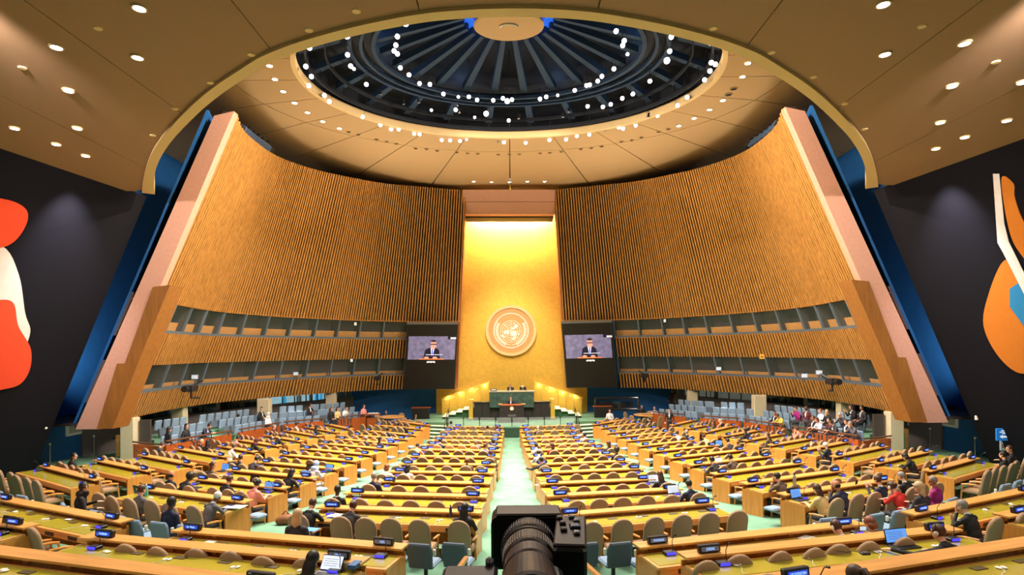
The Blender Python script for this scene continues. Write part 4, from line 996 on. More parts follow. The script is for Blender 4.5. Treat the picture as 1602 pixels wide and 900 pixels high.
# ---------------------------------------------------------------- people
M_skin = [mat('skin_light', (226, 172, 144), .6), mat('skin_tan', (186, 126, 92), .6), mat('skin_dark', (92, 58, 42), .55)]
M_eye = mat('eye_dark', (40, 26, 22), .3); M_lipm = mat('lip_red', (170, 90, 84), .5); M_shoe = mat('shoe_black', (24, 22, 22), .4); M_shirt = mat('shirt_white', (232, 232, 236), .7)
class Body:
    def __init__(s): s.mb = MB(); s.pr = []
    def cap(s, a, b, ra, rb, lab, n=10):
        a, b = Vector(a), Vector(b); d = b - a; u = d.normalized() if d.length > 1e-6 else Vector((0, 0, 1)); pts, rad = [], []
        for k in (-.95, -.7, -.35, 0): pts.append(a + u * ra * k); rad.append(ra * math.sqrt(max(.02, 1 - k * k)))
        for k in (0, .35, .7, .95): pts.append(b + u * rb * k); rad.append(rb * math.sqrt(max(.02, 1 - k * k)))
        if d.length < 1e-4: pts.pop(4); rad.pop(4)
        s.mb.tube(pts, rad, n); s.pr.append(('c', a, b, ra, rb, lab))
    def ell(s, c, r, lab, M=None):
        s.mb.ell(c, r, 16, 10, 0, M); s.pr.append(('e', Vector(c), M.inverted() if M else None, r, 0, lab))
    def label(s, p):
        best = 1e9; bl = 0
        for t, a, b, ra, rb, lab in s.pr:
            if t == 'c':
                d = b - a; L = d.length_squared; u = 0 if L < 1e-9 else max(0, min(1, (p - a).dot(d) / L)); q = (p - a - d * u).length - (ra + (rb - ra) * u)
            else:
                v = p - a; v = b @ v if b else v; q = (Vector((v.x / ra[0], v.y / ra[1], v.z / ra[2])).length - 1) * min(ra)
            if q < best: best = q; bl = lab
        return bl
TOP, LEG, SKIN, SHOE, SHIRT, EYE, LIPS = range(7)
POSES = {  # lean, elbows, wrists, hand direction, head pitch, head yaw
 'type':  (14, [(-.25, .2, .78), (.25, .2, .78)], [(-.13, .45, .83), (.13, .45, .83)], (0, 1, -.15), 22, 0),
 'read':  (24, [(-.26, .28, .80), (.26, .28, .80)], [(-.08, .48, .82), (.1, .5, .82)], (.0, 1, -.1), 34, 0),
 'lap':   (-4, [(-.25, -.02, .70), (.25, -.02, .70)], [(-.1, .2, .64), (.1, .22, .64)], (0, 1, -.2), 4, 0),
 'turnl': (4, [(-.26, .08, .72), (.25, .1, .74)], [(-.14, .32, .70), (.08, .36, .82)], (-.2, 1, 0), 6, 50),
 'turnr': (4, [(-.25, .1, .74), (.26, .08, .72)], [(-.08, .36, .82), (.14, .32, .70)], (.2, 1, 0), 6, -55),
 'chin':  (18, [(-.24, .3, .80), (.24, .24, .79)], [(-.05, .33, 1.03), (.05, .46, .82)], (.1, .1, 1), 14, 8),
 'phone': (6, [(-.25, .12, .76), (.25, .12, .76)], [(-.07, .36, .98), (.09, .36, .98)], (0, .5, .8), 18, 0),
 'reach': (16, [(-.36, .34, .84), (.26, .2, .78)], [(-.5, .62, .84), (.12, .45, .83)], (-.4, 1, -.1), 14, 20),
 'stand': (0, [(-.26, -.04, 1.14), (.26, -.04, 1.14)], [(-.26, .08, .9), (.26, .08, .9)], (0, .3, -1), 8, 0),
 'speak': (6, [(-.3, .1, 1.16), (.3, .1, 1.16)], [(-.26, .36, 1.2), (.26, .36, 1.2)], (.2, 1, -.1), 10, 0),
}
def make_body(pose):
    lean, el_, wr, hd, hp, hy = POSES[pose]; B = Body(); stand = pose in ('stand', 'speak'); hz = .93 if stand else .53
    T = Matrix.Translation((0, 0, hz)) @ Matrix.Rotation(-R(lean), 4, 'X'); tp = lambda x, y, z: T @ Vector((x, y, z)); TR = T.to_3x3()
    B.ell(tp(0, 0, .0), (.175, .14, .14), LEG, TR); B.ell(tp(0, -.01, .16), (.155, .118, .17), TOP, TR); B.ell(tp(0, -.01, .33), (.178, .125, .19), TOP, TR)
    B.ell(tp(0, .09, .36), (.045, .04, .13), SHIRT, TR)
    B.cap(tp(-.15, -.015, .455), tp(.15, -.015, .455), .068, .068, TOP); B.cap(tp(-.06, -.02, .5), tp(.06, -.02, .5), .06, .06, TOP)
    B.cap(tp(0, -.005, .52), tp(0, 0, .545), .062, .058, SHIRT); nb, nt = tp(0, 0, .53), tp(0, .02, .63); B.cap(nb, nt, .052, .05, SKIN)
    H = Matrix.Translation(nt) @ Matrix.Rotation(R(hy), 4, 'Z') @ Matrix.Rotation(-R(hp), 4, 'X') @ Matrix.Translation((0, .025, .085)); hpnt = lambda x, y, z: H @ Vector((x, y, z)); HR = H.to_3x3()
    B.ell(hpnt(0, -.008, .02), (.076, .094, .1), SKIN, HR); B.ell(hpnt(0, .022, -.05), (.056, .066, .062), SKIN, HR); B.ell(hpnt(0, .045, -.09), (.03, .03, .022), SKIN, HR)
    B.cap(hpnt(0, .082, .02), hpnt(0, .102, -.02), .009, .014, SKIN, 8)
    for s in (-1, 1): B.ell(hpnt(s * .076, -.005, -.01), (.01, .02, .03), SKIN, HR); B.ell(hpnt(s * .031, .078, .012), (.014, .012, .008), EYE, HR); B.cap(hpnt(s * .018, .086, .032), hpnt(s * .045, .078, .034), .006, .005, EYE, 6)
    B.cap(hpnt(-.02, .079, -.052), hpnt(.02, .079, -.052), .008, .008, LIPS, 6)
    for i, s in enumerate((-1, 1)):
        sh, e, w = tp(s * .18, -.01, .45), Vector(el_[i]), Vector(wr[i])
        B.cap(sh, e, .056, .044, TOP); B.cap(e, w, .043, .031, TOP); h = Vector(hd); h.x *= (-s if pose == 'chin' else 1); h.normalize()
        side = h.cross(Vector((0, 0, 1))); side = side.normalized() if side.length > .2 else Vector((1, 0, 0)); up = side.cross(h)
        B.cap(w, w + h * .03, .026, .028, SKIN, 8)
        for q in (-1, 0, 1): B.cap(w + h * .02 + side * q * .02, w + h * .085 + side * q * .027, .018, .015, SKIN, 8)
        for q, ln in ((-1.5, .058), (-.5, .075), (.5, .08), (1.5, .07)):
            a = w + h * .085 + side * q * .0235; b = a + h * ln * .55 - up * .004; c = b + h * ln * .45 - up * .02; B.cap(a, b, .0098, .009, SKIN, 6); B.cap(b, c, .009, .008, SKIN, 6)
        a = w + h * .03 - side * s * .03; b = a + h * .03 - side * s * .025; B.cap(a, b, .012, .011, SKIN, 6); B.cap(b, b + h * .03 - side * s * .005, .011, .009, SKIN, 6)
        if stand: hp_, k, an = Vector((s * .095, 0, .9)), Vector((s * .1, .02, .5)), Vector((s * .11, 0, .09))
        else: hp_, k, an = Vector((s * .09, .02, .52)), Vector((s * .12, .44, .5)), Vector((s * .12, .42, .1))
        B.cap(hp_, k, .092, .064, LEG); B.cap(k, an, .06, .042, LEG); B.cap(an + Vector((0, -.03, -.045)), an + Vector((0, .16, -.055)), .042, .036, SHOE)
    me = B.mb.mesh('body_raw', []); o = bpy.data.objects.new('tmp', me); COL.objects.link(o)
    m = o.modifiers.new('r', 'REMESH'); m.mode = 'VOXEL'; m.voxel_size = .0085; m2 = o.modifiers.new('s', 'SMOOTH'); m2.factor = .5; m2.iterations = 3
    m3 = o.modifiers.new('d', 'DECIMATE'); m3.ratio = .2
    me2 = bpy.data.meshes.new_from_object(o.evaluated_get(bpy.context.evaluated_depsgraph_get())); me2.name = 'body_' + pose; bpy.data.objects.remove(o)
    me2.materials.clear()
    for k in range(7): me2.materials.append(M_shirt)
    me2.polygons.foreach_set('material_index', [B.label(p.center) for p in me2.polygons]); me2.polygons.foreach_set('use_smooth', [True] * len(me2.polygons)); me2.update()
    return me2, H
BODY = {}
def body(pose):
    if pose not in BODY: BODY[pose] = make_body(pose)
    return BODY[pose]
def hair_mesh(kind):
    m = MB()
    def shell(r, c, cut, n=20, k=14):
        rows = []
        for i in range(k + 1):
            t = math.pi * i / k
            for j in range(n):
                a = 2 * math.pi * j / n; rows.append(Vector((c[0] + r[0] * math.sin(t) * math.cos(a), c[1] + r[1] * math.sin(t) * math.sin(a), c[2] + r[2] * math.cos(t))))
        v = rows; f = []
        for i in range(k):
            for j in range(n):
                q = (i * n + j, (i + 1) * n + j, (i + 1) * n + (j + 1) % n, i * n + (j + 1) % n); ce = sum((v[x] for x in q), Vector()) / 4
                if not cut(ce): f.append(q)
        m.add(v, f)
    face = lambda p: (p.y > .035 and p.z < .062) or (p.y > .0 and p.z < .0)
    if kind in ('short', 'grey'): shell((.084, .104, .106), (0, -.012, .026), lambda p: face(p) or p.z < -.055)
    elif kind == 'bald': shell((.079, .099, .07), (0, -.012, -.01), lambda p: p.y > .02 or p.z > .045 or p.z < -.06)
    elif kind == 'afro': shell((.115, .13, .13), (0, -.03, .035), lambda p: face(p) and p.y > .06 and p.z < .05)
    elif kind in ('long', 'bun', 'tail', 'bob', 'curly'):
        k = 1.1 if kind == 'curly' else 1; shell((.088 * k, .108 * k, .112 * k), (0, -.014, .024), lambda p: face(p) or (kind in ('bun', 'tail') and p.z < -.06))
        if kind in ('long', 'curly'): m.ell((0, -.055, -.12), (.1 * k, .058 * k, .19), 14, 9)
        if kind == 'bob': m.ell((0, -.04, -.05), (.096, .07, .09), 14, 8)
        if kind == 'bun': m.ell((0, -.125, .015), (.045, .04, .045), 10, 7)
        if kind == 'tail': m.tube([(0, -.1, .04), (0, -.15, .03), (0, -.165, -.06), (0, -.15, -.2)], [.03, .04, .036, .012], 8)
    elif kind == 'scarf':
        shell((.092, .115, .12), (0, -.012, .02), lambda p: p.y > .045 and abs(p.x) < .062 and -.075 < p.z < .06)
        m.ell((0, -.02, -.16), (.15, .125, .11), 16, 9); m.tube([(0, -.01, -.06), (0, 0, -.14)], [.075, .12], 14)
    return m.mesh('hair_' + kind, M_dark, True)
HAIR = {}
HC = {'black': mat('hair_black', (26, 22, 22), .5), 'brown': mat('hair_brown', (74, 44, 28), .5), 'blond': mat('hair_blond', (196, 168, 128), .5), 'white': mat('hair_white', (212, 208, 204), .6), 'grey': mat('hair_grey', (136, 130, 126), .6), 'red': mat('hair_auburn', (132, 74, 46), .5)}
CC = {'black': (26, 26, 30), 'navy': (28, 34, 62), 'grey': (92, 90, 98), 'brown': (96, 78, 68), 'white': (232, 230, 232), 'red': (206, 40, 30), 'magenta': (150, 24, 110), 'beige': (216, 186, 130), 'blue': (64, 92, 190), 'lightblue': (168, 190, 232), 'peach': (232, 170, 120), 'purple': (96, 84, 130), 'pink': (236, 150, 140), 'yellow': (206, 180, 80), 'maroon': (86, 28, 36), 'silver': (206, 200, 216), 'charcoal': (54, 50, 56), 'dkred': (150, 34, 30)}
hsb = MB().tube([(.085 * math.cos(a), -.005, .03 + .105 * math.sin(a)) for a in [math.pi * i / 10 for i in range(11)]], .008, 6).mesh('headband', M_dark)
hsc = [MB().ell((s * .088, -.005, -.008), (.018, .034, .038), 10, 7).mesh('ear_cushion', M_white) for s in (-1, 1)]
def person(p, rz, pose, hair, hc, top, label, skin=0, legs='charcoal', sc=1.0, shirt=None, headset=False, group=None):
    me, H = body(pose); t = thing('person', label, 'person', p, rz, group); t.scale = (sc,) * 3
    b = ob('body', me, t); mt = mat('cloth_' + top, CC[top], .8); ml = mat('cloth_' + legs, CC[legs], .8)
    ms = [mt, ml, M_skin[skin], M_shoe, mat('cloth_' + shirt, CC[shirt], .8) if shirt else mt, M_eye, M_lipm]
    for i, m in enumerate(ms): b.material_slots[i].link = 'OBJECT'; b.material_slots[i].material = m
    if hair not in HAIR: HAIR[hair] = hair_mesh(hair)
    h = ob('headscarf' if hair == 'scarf' else 'hair', HAIR[hair], t); h.matrix_local = H; h.material_slots[0].link = 'OBJECT'; h.material_slots[0].material = HC[hc] if hc in HC else mat('cloth_' + hc, CC[hc], .8)
    if headset:
        q = ob('headband', hsb, t); q.matrix_local = H
        for m in hsc: q = ob('ear_cushion', m, t); q.matrix_local = H
    return t
# seated at a desk: head seen at (px, py); the nearest chair place of the rows is moved there
PEOPLE = [
 (483, 880, 'type', 'long', 'black', 'black', 'woman with long black hair typing on a white-screened laptop beside the JAPAN nameplate', 0, {'row': ('left rear', 1)}),
 (490, 788, 'read', 'short', 'brown', 'black', 'brown-haired man in black suit reading papers, left end of last left centre row', 0, {'shirt': 'white'}),
 (542, 799, 'read', 'bun', 'brown', 'charcoal', 'person with a bun and dark jacket beside the man reading papers', 0, {}),
 (729, 797, 'type', 'long', 'black', 'black', 'woman with long dark hair at the aisle end of the last left centre row', 0, {}),
 (524, 769, 'lap', 'short', 'black', 'black', 'man in black suit at the left end of the second last left centre row', 2, {'shirt': 'white'}),
 (574, 746, 'phone', 'grey', 'grey', 'navy', 'grey-haired man in navy suit holding up a phone, left centre block', 0, {}),
 (603, 732, 'type', 'bob', 'red', 'white', 'woman with red hair and white top in the left centre block', 0, {}),
 (634, 735, 'type', 'long', 'black', 'white', 'dark-haired woman in white top beside the red-haired woman', 0, {}),
 (349, 775, 'read', 'grey', 'white', 'grey', 'white-haired man in grey suit reading at the aisle end of the last left middle row', 2, {'row': ('left middle', 11), 'shirt': 'white'}),
 (397, 765, 'type', 'bun', 'black', 'pink', 'woman with bare pink arms at the aisle end of the second last left middle row', 0, {'row': ('left middle', 10)}),
 (374, 747, 'type', 'short', 'brown', 'black', 'man with brown hair and black suit left of the blue laptop, left middle block', 0, {'row': ('left middle', 10)}),
 (272, 742, 'lap', 'bald', 'black', 'black', 'balding man in black seated at the left end, second last left middle row', 1, {}),
 (292, 748, 'read', 'afro', 'black', 'black', 'person with big black hair leaning forward in the left middle block', 2, {}),
 (335, 728, 'turnr', 'long', 'brown', 'brown', 'woman with long brown hair turned right in the left middle block', 0, {}),
 (463, 738, 'type', 'long', 'black', 'black', 'woman with long dark hair typing on a blue laptop near the left aisle', 0, {'row': ('left middle', 9)}),
 (502, 728, 'type', 'scarf', 'lightblue', 'silver', 'woman in pale blue headscarf and white clothes before a laptop', 0, {'row': ('left middle', 8), 'legs': 'silver'}),
 (402, 719, 'read', 'short', 'black', 'charcoal', 'man in charcoal suit leaning forward in the left middle block', 0, {}),
 (373, 717, 'turnl', 'short', 'brown', 'charcoal', 'man in charcoal jacket turned left in the left middle block', 0, {}),
 (374, 698, 'type', 'short', 'brown', 'white', 'man in white shirt typing in the left outer block', 0, {}),
 (400, 690, 'type', 'scarf', 'maroon', 'black', 'woman in dark red headscarf in the left outer block', 1, {}),
 (363, 687, 'type', 'short', 'black', 'pink', 'person in pink top in the left outer block', 1, {}),
 (440, 683, 'read', 'short', 'black', 'black', 'dark-suited man at the aisle end, fourth left outer row', 0, {}),
 (427, 682, 'read', 'short', 'brown', 'navy', 'man bent over the desk, fourth left outer row', 0, {}),
 (438, 667, 'turnr', 'short', 'grey', 'maroon', 'person in dark red turned right, third left outer row', 0, {}),
 (464, 664, 'lap', 'short', 'black', 'white', 'person in white shirt, second left outer row', 1, {}),
 (508, 667, 'type', 'long', 'black', 'black', 'dark-haired woman in black, first left outer rows', 0, {}),
 (257, 693, 'read', 'short', 'brown', 'charcoal', 'man in dark suit at the seventh left outer row', 0, {}),
 (310, 687, 'turnr', 'bald', 'black', 'black', 'balding man with glasses, sixth left outer row', 0, {}),
 (328, 692, 'turnl', 'long', 'black', 'black', 'dark-haired person beside the balding man, left outer block', 0, {}),
 (124, 713, 'turnr', 'long', 'black', 'black', 'woman with long dark hair in black facing right, ninth left outer row', 0, {}),
 (197, 772, 'lap', 'short', 'brown', 'grey', 'person in grey slumped behind a chair holding a tablet, last left middle row', 0, {'legs': 'grey'}),
 (655, 697, 'read', 'short', 'black', 'peach', 'person in peach top at the left end of the left centre block', 1, {}),
 (686, 692, 'type', 'short', 'black', 'navy', 'man in navy suit, fifth left centre row', 0, {}),
 (559, 689, 'lap', 'short', 'grey', 'charcoal', 'grey-haired person in the fifth left middle row', 0, {}),
 (599, 688, 'turnr', 'long', 'black', 'charcoal', 'dark-haired woman in the fifth left middle row', 0, {}),
 (614, 682, 'read', 'short', 'brown', 'blue', 'person in white and blue bent forward in the fourth left middle row', 0, {}),
 (742, 693, 'lap', 'bald', 'grey', 'purple', 'bald man in violet grey suit, left centre block', 1, {}),
 (759.5, 672.5, 'lap', 'short', 'black', 'navy', 'man in dark blue, second left centre row', 0, {}),
 (775, 671.7, 'turnl', 'short', 'brown', 'charcoal', 'man at the aisle end, second left centre row', 0, {}),
 (762, 696, 'turnr', 'short', 'brown', 'purple', 'person in violet leaning right, fifth left centre row', 0, {}),
 (770, 695, 'turnl', 'short', 'black', 'navy', 'person in navy at the aisle end, fifth left centre row', 0, {}),
 (735, 715.5, 'lap', 'bald', 'brown', 'brown', 'balding man in brown, seventh left centre row', 1, {}),
 (767, 710, 'lap', 'short', 'brown', 'grey', 'man in grey jacket at the aisle end, seventh left centre row', 0, {}),
 (700, 664, 'turnl', 'short', 'black', 'purple', 'person at the left end of the front left centre row', 1, {}),
 (612, 666, 'lap', 'short', 'black', 'charcoal', 'dark-haired delegate, leftmost of three in the second left middle row', 1, {}),
 (622, 667, 'lap', 'short', 'black', 'black', 'dark-haired delegate, middle of three in the second left middle row', 1, {}),
 (633, 668, 'lap', 'short', 'black', 'navy', 'dark-haired delegate, rightmost of three in the second left middle row', 1, {}),
 (844, 672, 'read', 'bald', 'grey', 'charcoal', 'grey balding man bent over the desk, second right centre row', 0, {}),
 (838, 697, 'type', 'short', 'black', 'white', 'man in white shirt near the aisle, right centre block', 0, {}),
 (863.5, 697.5, 'turnl', 'long', 'brown', 'dkred', 'woman in red with long dark hair, right centre block', 0, {}),
 (841, 708, 'read', 'short', 'black', 'lightblue', 'man in light blue shirt behind the white-shirted man', 0, {}),
 (846, 720, 'reach', 'short', 'black', 'charcoal', 'man in charcoal suit with outstretched arm, right centre block', 0, {}),
 (910, 673, 'lap', 'short', 'black', 'white', 'person in white and blue at the right end, second right centre row', 1, {}),
 (918, 678, 'turnr', 'short', 'black', 'lightblue', 'person in pale blue at the right end, third right centre row', 1, {}),
 (956, 696, 'turnl', 'long', 'brown', 'charcoal', 'brown-haired person at the right end, fifth right centre row', 0, {}),
 (964, 704, 'lap', 'afro', 'black', 'navy', 'person with big black hair and blue top, right centre block', 1, {}),
 (1034, 744, 'type', 'long', 'brown', 'black', 'woman with long wavy brown hair before a laptop, right centre block', 0, {}),
 (1077.5, 758, 'type', 'short', 'black', 'navy', 'man in navy suit typing on a white-screened laptop, right centre block', 0, {}),
 (1110, 721, 'type', 'short', 'black', 'charcoal', 'man in charcoal suit at an open laptop near the right aisle', 0, {}),
 (1142, 716, 'type', 'short', 'black', 'brown', 'man in brown suit behind a small lit tablet, right middle block', 0, {}),
 (1139, 688, 'type', 'short', 'black', 'charcoal', 'man in dark suit at a lit laptop, right middle block', 0, {}),
 (1158, 672, 'reach', 'short', 'black', 'navy', 'man in navy suit with arm out, right outer block', 0, {}),
 (1170, 676, 'turnl', 'long', 'black', 'black', 'dark-haired woman beside the man in navy, right outer block', 0, {}),
 (1069, 679, 'turnr', 'short', 'brown', 'white', 'man in white shirt turned right, right middle block', 0, {}),
 (1084, 678, 'lap', 'short', 'grey', 'navy', 'grey-haired man, fourth right middle row', 0, {}),
 (1098, 683, 'read', 'short', 'black', 'beige', 'man in beige jacket bent forward, right middle block', 1, {}),
 (1046, 650, 'turnl', 'short', 'black', 'black', 'man in black at the red wooden desk end, far right', 0, {}),
 (1197, 684, 'turnl', 'long', 'brown', 'brown', 'woman with dark hair and brown jacket, right outer block', 0, {}),
 (1244, 671, 'chin', 'short', 'brown', 'pink', 'person in pink top resting on the desk, right outer block', 0, {}),
 (1282, 699, 'phone', 'grey', 'white', 'navy', 'white-haired man in navy suit, right outer block', 0, {}),
 (1198, 742, 'chin', 'short', 'black', 'brown', 'man in grey brown suit at a blue laptop, right middle block', 0, {'row': ('right middle', 10)}),
 (1267, 767, 'type', 'long', 'brown', 'beige', 'woman in beige top at a blue laptop, right middle block', 0, {'row': ('right middle', 11)}),
 (1298, 757, 'chin', 'bald', 'black', 'navy', 'balding man in navy suit beside the woman in beige', 1, {'row': ('right middle', 11)}),
 (1358, 748, 'phone', 'short', 'brown', 'navy', 'man in navy suit holding up a black phone, right middle block', 0, {'row': ('right middle', 11), 'shirt': 'white'}),
 (1402.5, 744, 'type', 'grey', 'grey', 'black', 'grey-haired man in black suit at the right end, last right middle row', 0, {'row': ('right middle', 11), 'shirt': 'white'}),
 (1317, 828, 'read', 'short', 'brown', 'black', 'dark-haired man with a white headset, first right rear desk', 0, {'row': ('right rear', 0), 'headset': True, 'shirt': 'white'}),
 (1372, 823, 'read', 'bob', 'red', 'brown', 'person with brown bobbed hair between the right rear desks', 0, {'row': ('right rear', 0)}),
 (1484, 787, 'chin', 'short', 'grey', 'black', 'man in black suit with hand at his face, right rear, by the yellow desk', 0, {'row': ('right far rear', 0), 'shirt': 'white'}),
 (1468, 833, 'reach', 'short', 'brown', 'black', 'man in black suit with white headset reaching to a laptop, right rear', 0, {'row': ('right rear', 1), 'headset': True}),
 (1304, 888, 'read', 'tail', 'brown', 'black', 'person with a brown ponytail at the nearest right rear desk', 0, {'row': ('right rear', 2)}),
 (1388, 711, 'read', 'bob', 'black', 'black', 'dark-haired person bent low behind chairs, ninth right outer row', 0, {}),
 (1567, 712, 'lap', 'short', 'black', 'black', 'dark-clad person half hidden at the right end, last right outer row', 0, {}),
 (1119, 657, 'turnl', 'bald', 'white', 'pink', 'white-haired person in pink, second right outer row', 0, {}),
 (1133, 658, 'turnr', 'short', 'grey', 'black', 'grey-haired person in black, third right outer row', 0, {}),
 (1108, 660, 'lap', 'long', 'brown', 'brown', 'brown-haired person in brown, second right outer row', 0, {}),
]
HEADZ = {}
def headoff(pose):
    H = body(pose)[1]; return H.translation
def clearance(D, sl): return sl
for px, py, pose, hair, hc, top, label, skin, kw in PEOPLE:
    ho = headoff(pose); rz = 0; best = None
    kw = dict(kw); row = kw.pop('row', None); PQ = {}
    for sl in SLOTS:
        D = sl['D']
        if sl['who'] or (row and row != (D['b'], D['r'])): continue
        if id(D) not in PQ: PQ[id(D)] = D['M'].inverted() @ Pz(px, py, D['z'] + ho.z)
        q = PQ[id(D)]; dx = q.x - sl['x']; dy = q.y - (sl['y'] + ho.y); c = abs(dx) + 1.6 * abs(dy)
        if best is None or c < best[0]: best = (c, sl, q)
    c, sl, q = best; D = sl['D']
    sl['x'] = max(-D['L'] / 2 + .2, min(D['L'] / 2 - .2, q.x - ho.x)) if c < 2.5 else sl['x']
    sl['y'] = max(-1.14, min(-1.06, q.y - ho.y)); sl['turn'] = 0
    w = D['M'] @ Vector((sl['x'], sl['y'], 0)); sl['who'] = person((w.x, w.y, w.z), D['rz'], pose, hair, hc, top, label, skin, **kw)
# chairs: empty places and occupied ones; the 300 nearest as things, the rest joined
rowcount = {}
SL = sorted(SLOTS, key=lambda s: (s['D']['M'] @ Vector((s['x'], s['y'], 0))).length)
far = MB(); nfar = 0
for D in DESKS:
    for k, s in enumerate(sorted((s for s in SLOTS if s['D'] is D), key=lambda s: s['x'])): s['k'] = k + 1
# keep neighbours from overlapping after moves
for D in DESKS:
    L = sorted((s for s in SLOTS if s['D'] is D), key=lambda s: s['x'])
    for _ in range(30):
        for a, b in zip(L, L[1:]):
            g_ = .56 - (b['x'] - a['x'])
            if g_ > 0:
                if a['who'] and b['who']: pass
                elif a['who']: b['x'] += g_
                elif b['who']: a['x'] -= g_
                else: a['x'] -= g_ / 2; b['x'] += g_ / 2
for n, s in enumerate(SL):
    D = s['D']; p = D['M'] @ Vector((s['x'], s['y'] + (.02 if s['who'] else 0), 0)); rz = D['rz'] + s['turn']
    if abs(s['x']) > D['L'] / 2 + .25: continue
    if n < 285:
        chair(p, rz, f'tan armchair, {nth(s["k"])} from the left, {D["nm"]}', f'armchairs of the {D["b"]} block', n < 170)
    else:
        M = Matrix.Translation(p) @ Matrix.Rotation(rz, 4, 'Z')
        o = len(far.v); far.v += [tuple(M @ Vector(v)) for v in CALL.v]; far.f += [tuple(i + o for i in f) for f in CALL.f]; far.m += CALL.m
if far.v: tag(far.build('armchair_rows', [M_tan, M_leg]), 'rows of tan armchairs near the stage', 'chairs', None, 'stuff')
# people elsewhere ------------------------------------------------------
def free(px, py, d, pose, hair, hc, top, face, label, skin=0, z=None, sc=1.0, **kw):
    ho = headoff(pose); p = Pd(px, py, d); rz = math.atan2(-(face[0]), face[1]); M = Matrix.Rotation(rz, 3, 'Z'); o = M @ Vector(ho) * sc
    q = p - o; q.z = z if z is not None else q.z
    return person(q, rz, pose, hair, hc, top, label, skin, sc=sc, **kw)
def on_floor(px, py, pose, hair, hc, top, face, label, skin=0, dz=0, sc=1.0, **kw):
    ho = headoff(pose); p = Pf(px, py, ho.z * sc + dz); z = zf(p.x, p.y) + dz; o = free(px, py, p.y, pose, hair, hc, top, face, label, skin, z, sc, **kw)
    if pose != 'stand':
        h = o.location; k = [q for q in NBO if (q.location - h).xy.length < .75]
        if k: k = min(k, key=lambda q: (q.location - h).xy.length); k.location = h; k.rotation_euler = o.rotation_euler; NBO.remove(k)
        elif py < 720: chair(h, o.rotation_euler[2], 'tan armchair under the ' + ' '.join(label.split()[:6]), 'armchairs by the charcoal wall')
        else: blue_chair(h, o.rotation_euler[2], 'blue grey pedestal chair under the ' + ' '.join(label.split()[:6]))
    return o
on_floor(466, 806, 'lap', 'long', 'blond', 'charcoal', (.15, 1), 'woman with long blond hair and dark top holding a blue tablet, left of centre', 0)
on_floor(269, 786, 'lap', 'short', 'black', 'navy', (.35, 1), 'man in navy suit seen from behind in a blue chair, lower left', 2)
on_floor(131, 763, 'turnr', 'scarf', 'black', 'black', (.75, .7), 'woman in black headscarf and navy robe turning to the right, left rear', 0, legs='black')
on_floor(1395, 762, 'read', 'bun', 'brown', 'red', (-.3, 1), 'woman in red jacket with a headset in a blue chair, lower right', 0, headset=True)
on_floor(1437, 763, 'turnl', 'curly', 'blond', 'charcoal', (-.35, 1), 'woman with curly blond hair and dark top, lower right', 0)
on_floor(1459, 753, 'turnl', 'grey', 'grey', 'magenta', (-.5, .8), 'grey-haired person in magenta jacket, lower right', 1)
on_floor(1579, 703, 'turnl', 'short', 'brown', 'black', (-.6, .8), 'man in dark jacket by the charcoal wall below the blue sign', 0)
on_floor(265, 672, 'stand', 'long', 'black', 'black', (.5, .8), 'woman with long black hair standing by the left parapet', 0, legs='silver')
on_floor(372.7, 651, 'stand', 'short', 'black', 'black', (-.5, .9), 'man in black suit standing with his back turned at the left gallery', 0, legs='black')
on_floor(1047, 642, 'stand', 'short', 'black', 'black', (-.3, -1), 'man in black suit standing at the far right parapet', 0, shirt='white')
# seated in the side galleries
GAL = [(297, 668, 'lap', 'long', 'black', 'black', 'dark-haired woman in the left gallery front row', 0), (315, 666, 'read', 'short', 'black', 'navy', 'man in dark suit and white shirt in the left gallery', 0),
 (413, 639, 'turnr', 'short', 'black', 'black', 'man in black in the left gallery beside the person in white', 0), (420, 639, 'lap', 'scarf', 'white', 'white', 'person in white headscarf in the left gallery', 0),
 (487.5, 635, 'turnl', 'short', 'black', 'black', 'man in black at the end of a left gallery row', 1), (513, 643, 'lap', 'long', 'brown', 'black', 'person in black by the far left gallery seats', 0), (523, 643, 'lap', 'long', 'brown', 'beige', 'person in pale jacket in the far left gallery', 0), (536, 643, 'phone', 'short', 'brown', 'white', 'person in white shirt in the far left gallery', 0), (564, 637, 'lap', 'short', 'brown', 'pink', 'person in red and white at the far left gallery end', 0),
 (1212, 652, 'turnl', 'short', 'black', 'black', 'man in black in the right gallery front row', 1), (1232, 652, 'read', 'short', 'brown', 'yellow', 'person in yellow top in the right gallery', 1), (1257, 654, 'phone', 'short', 'brown', 'magenta', 'person in magenta in the right gallery', 0),
 (1275, 647, 'lap', 'short', 'red', 'white', 'person in white top in the right gallery middle row', 0), (1282, 651, 'turnl', 'long', 'blond', 'black', 'fair-haired woman in black in the right gallery', 0), (1270, 656, 'lap', 'short', 'brown', 'black', 'man in black suit beside the person in magenta', 1),
 (1283, 659, 'type', 'bob', 'brown', 'silver', 'woman in pale jacket in the right gallery front row', 0), (1292, 660, 'lap', 'long', 'black', 'maroon', 'dark-haired woman in dark red in the right gallery', 0), (1303, 663, 'read', 'short', 'brown', 'charcoal', 'man leaning on the rail in the right gallery', 0), (1323, 654, 'chin', 'bald', 'grey', 'charcoal', 'bald man in charcoal in the right gallery', 0), (1331, 663, 'chin', 'short', 'grey', 'grey', 'grey-haired man in grey suit in the right gallery front row', 0), (1356, 658, 'lap', 'short', 'black', 'charcoal', 'dark-haired man at the near end of the right gallery', 1), (1346, 659, 'phone', 'short', 'brown', 'black', 'person in black raising both hands in the right gallery', 0), (1312, 661, 'lap', 'short', 'brown', 'navy', 'man in navy suit in the right gallery front row', 0)]
taken = set()
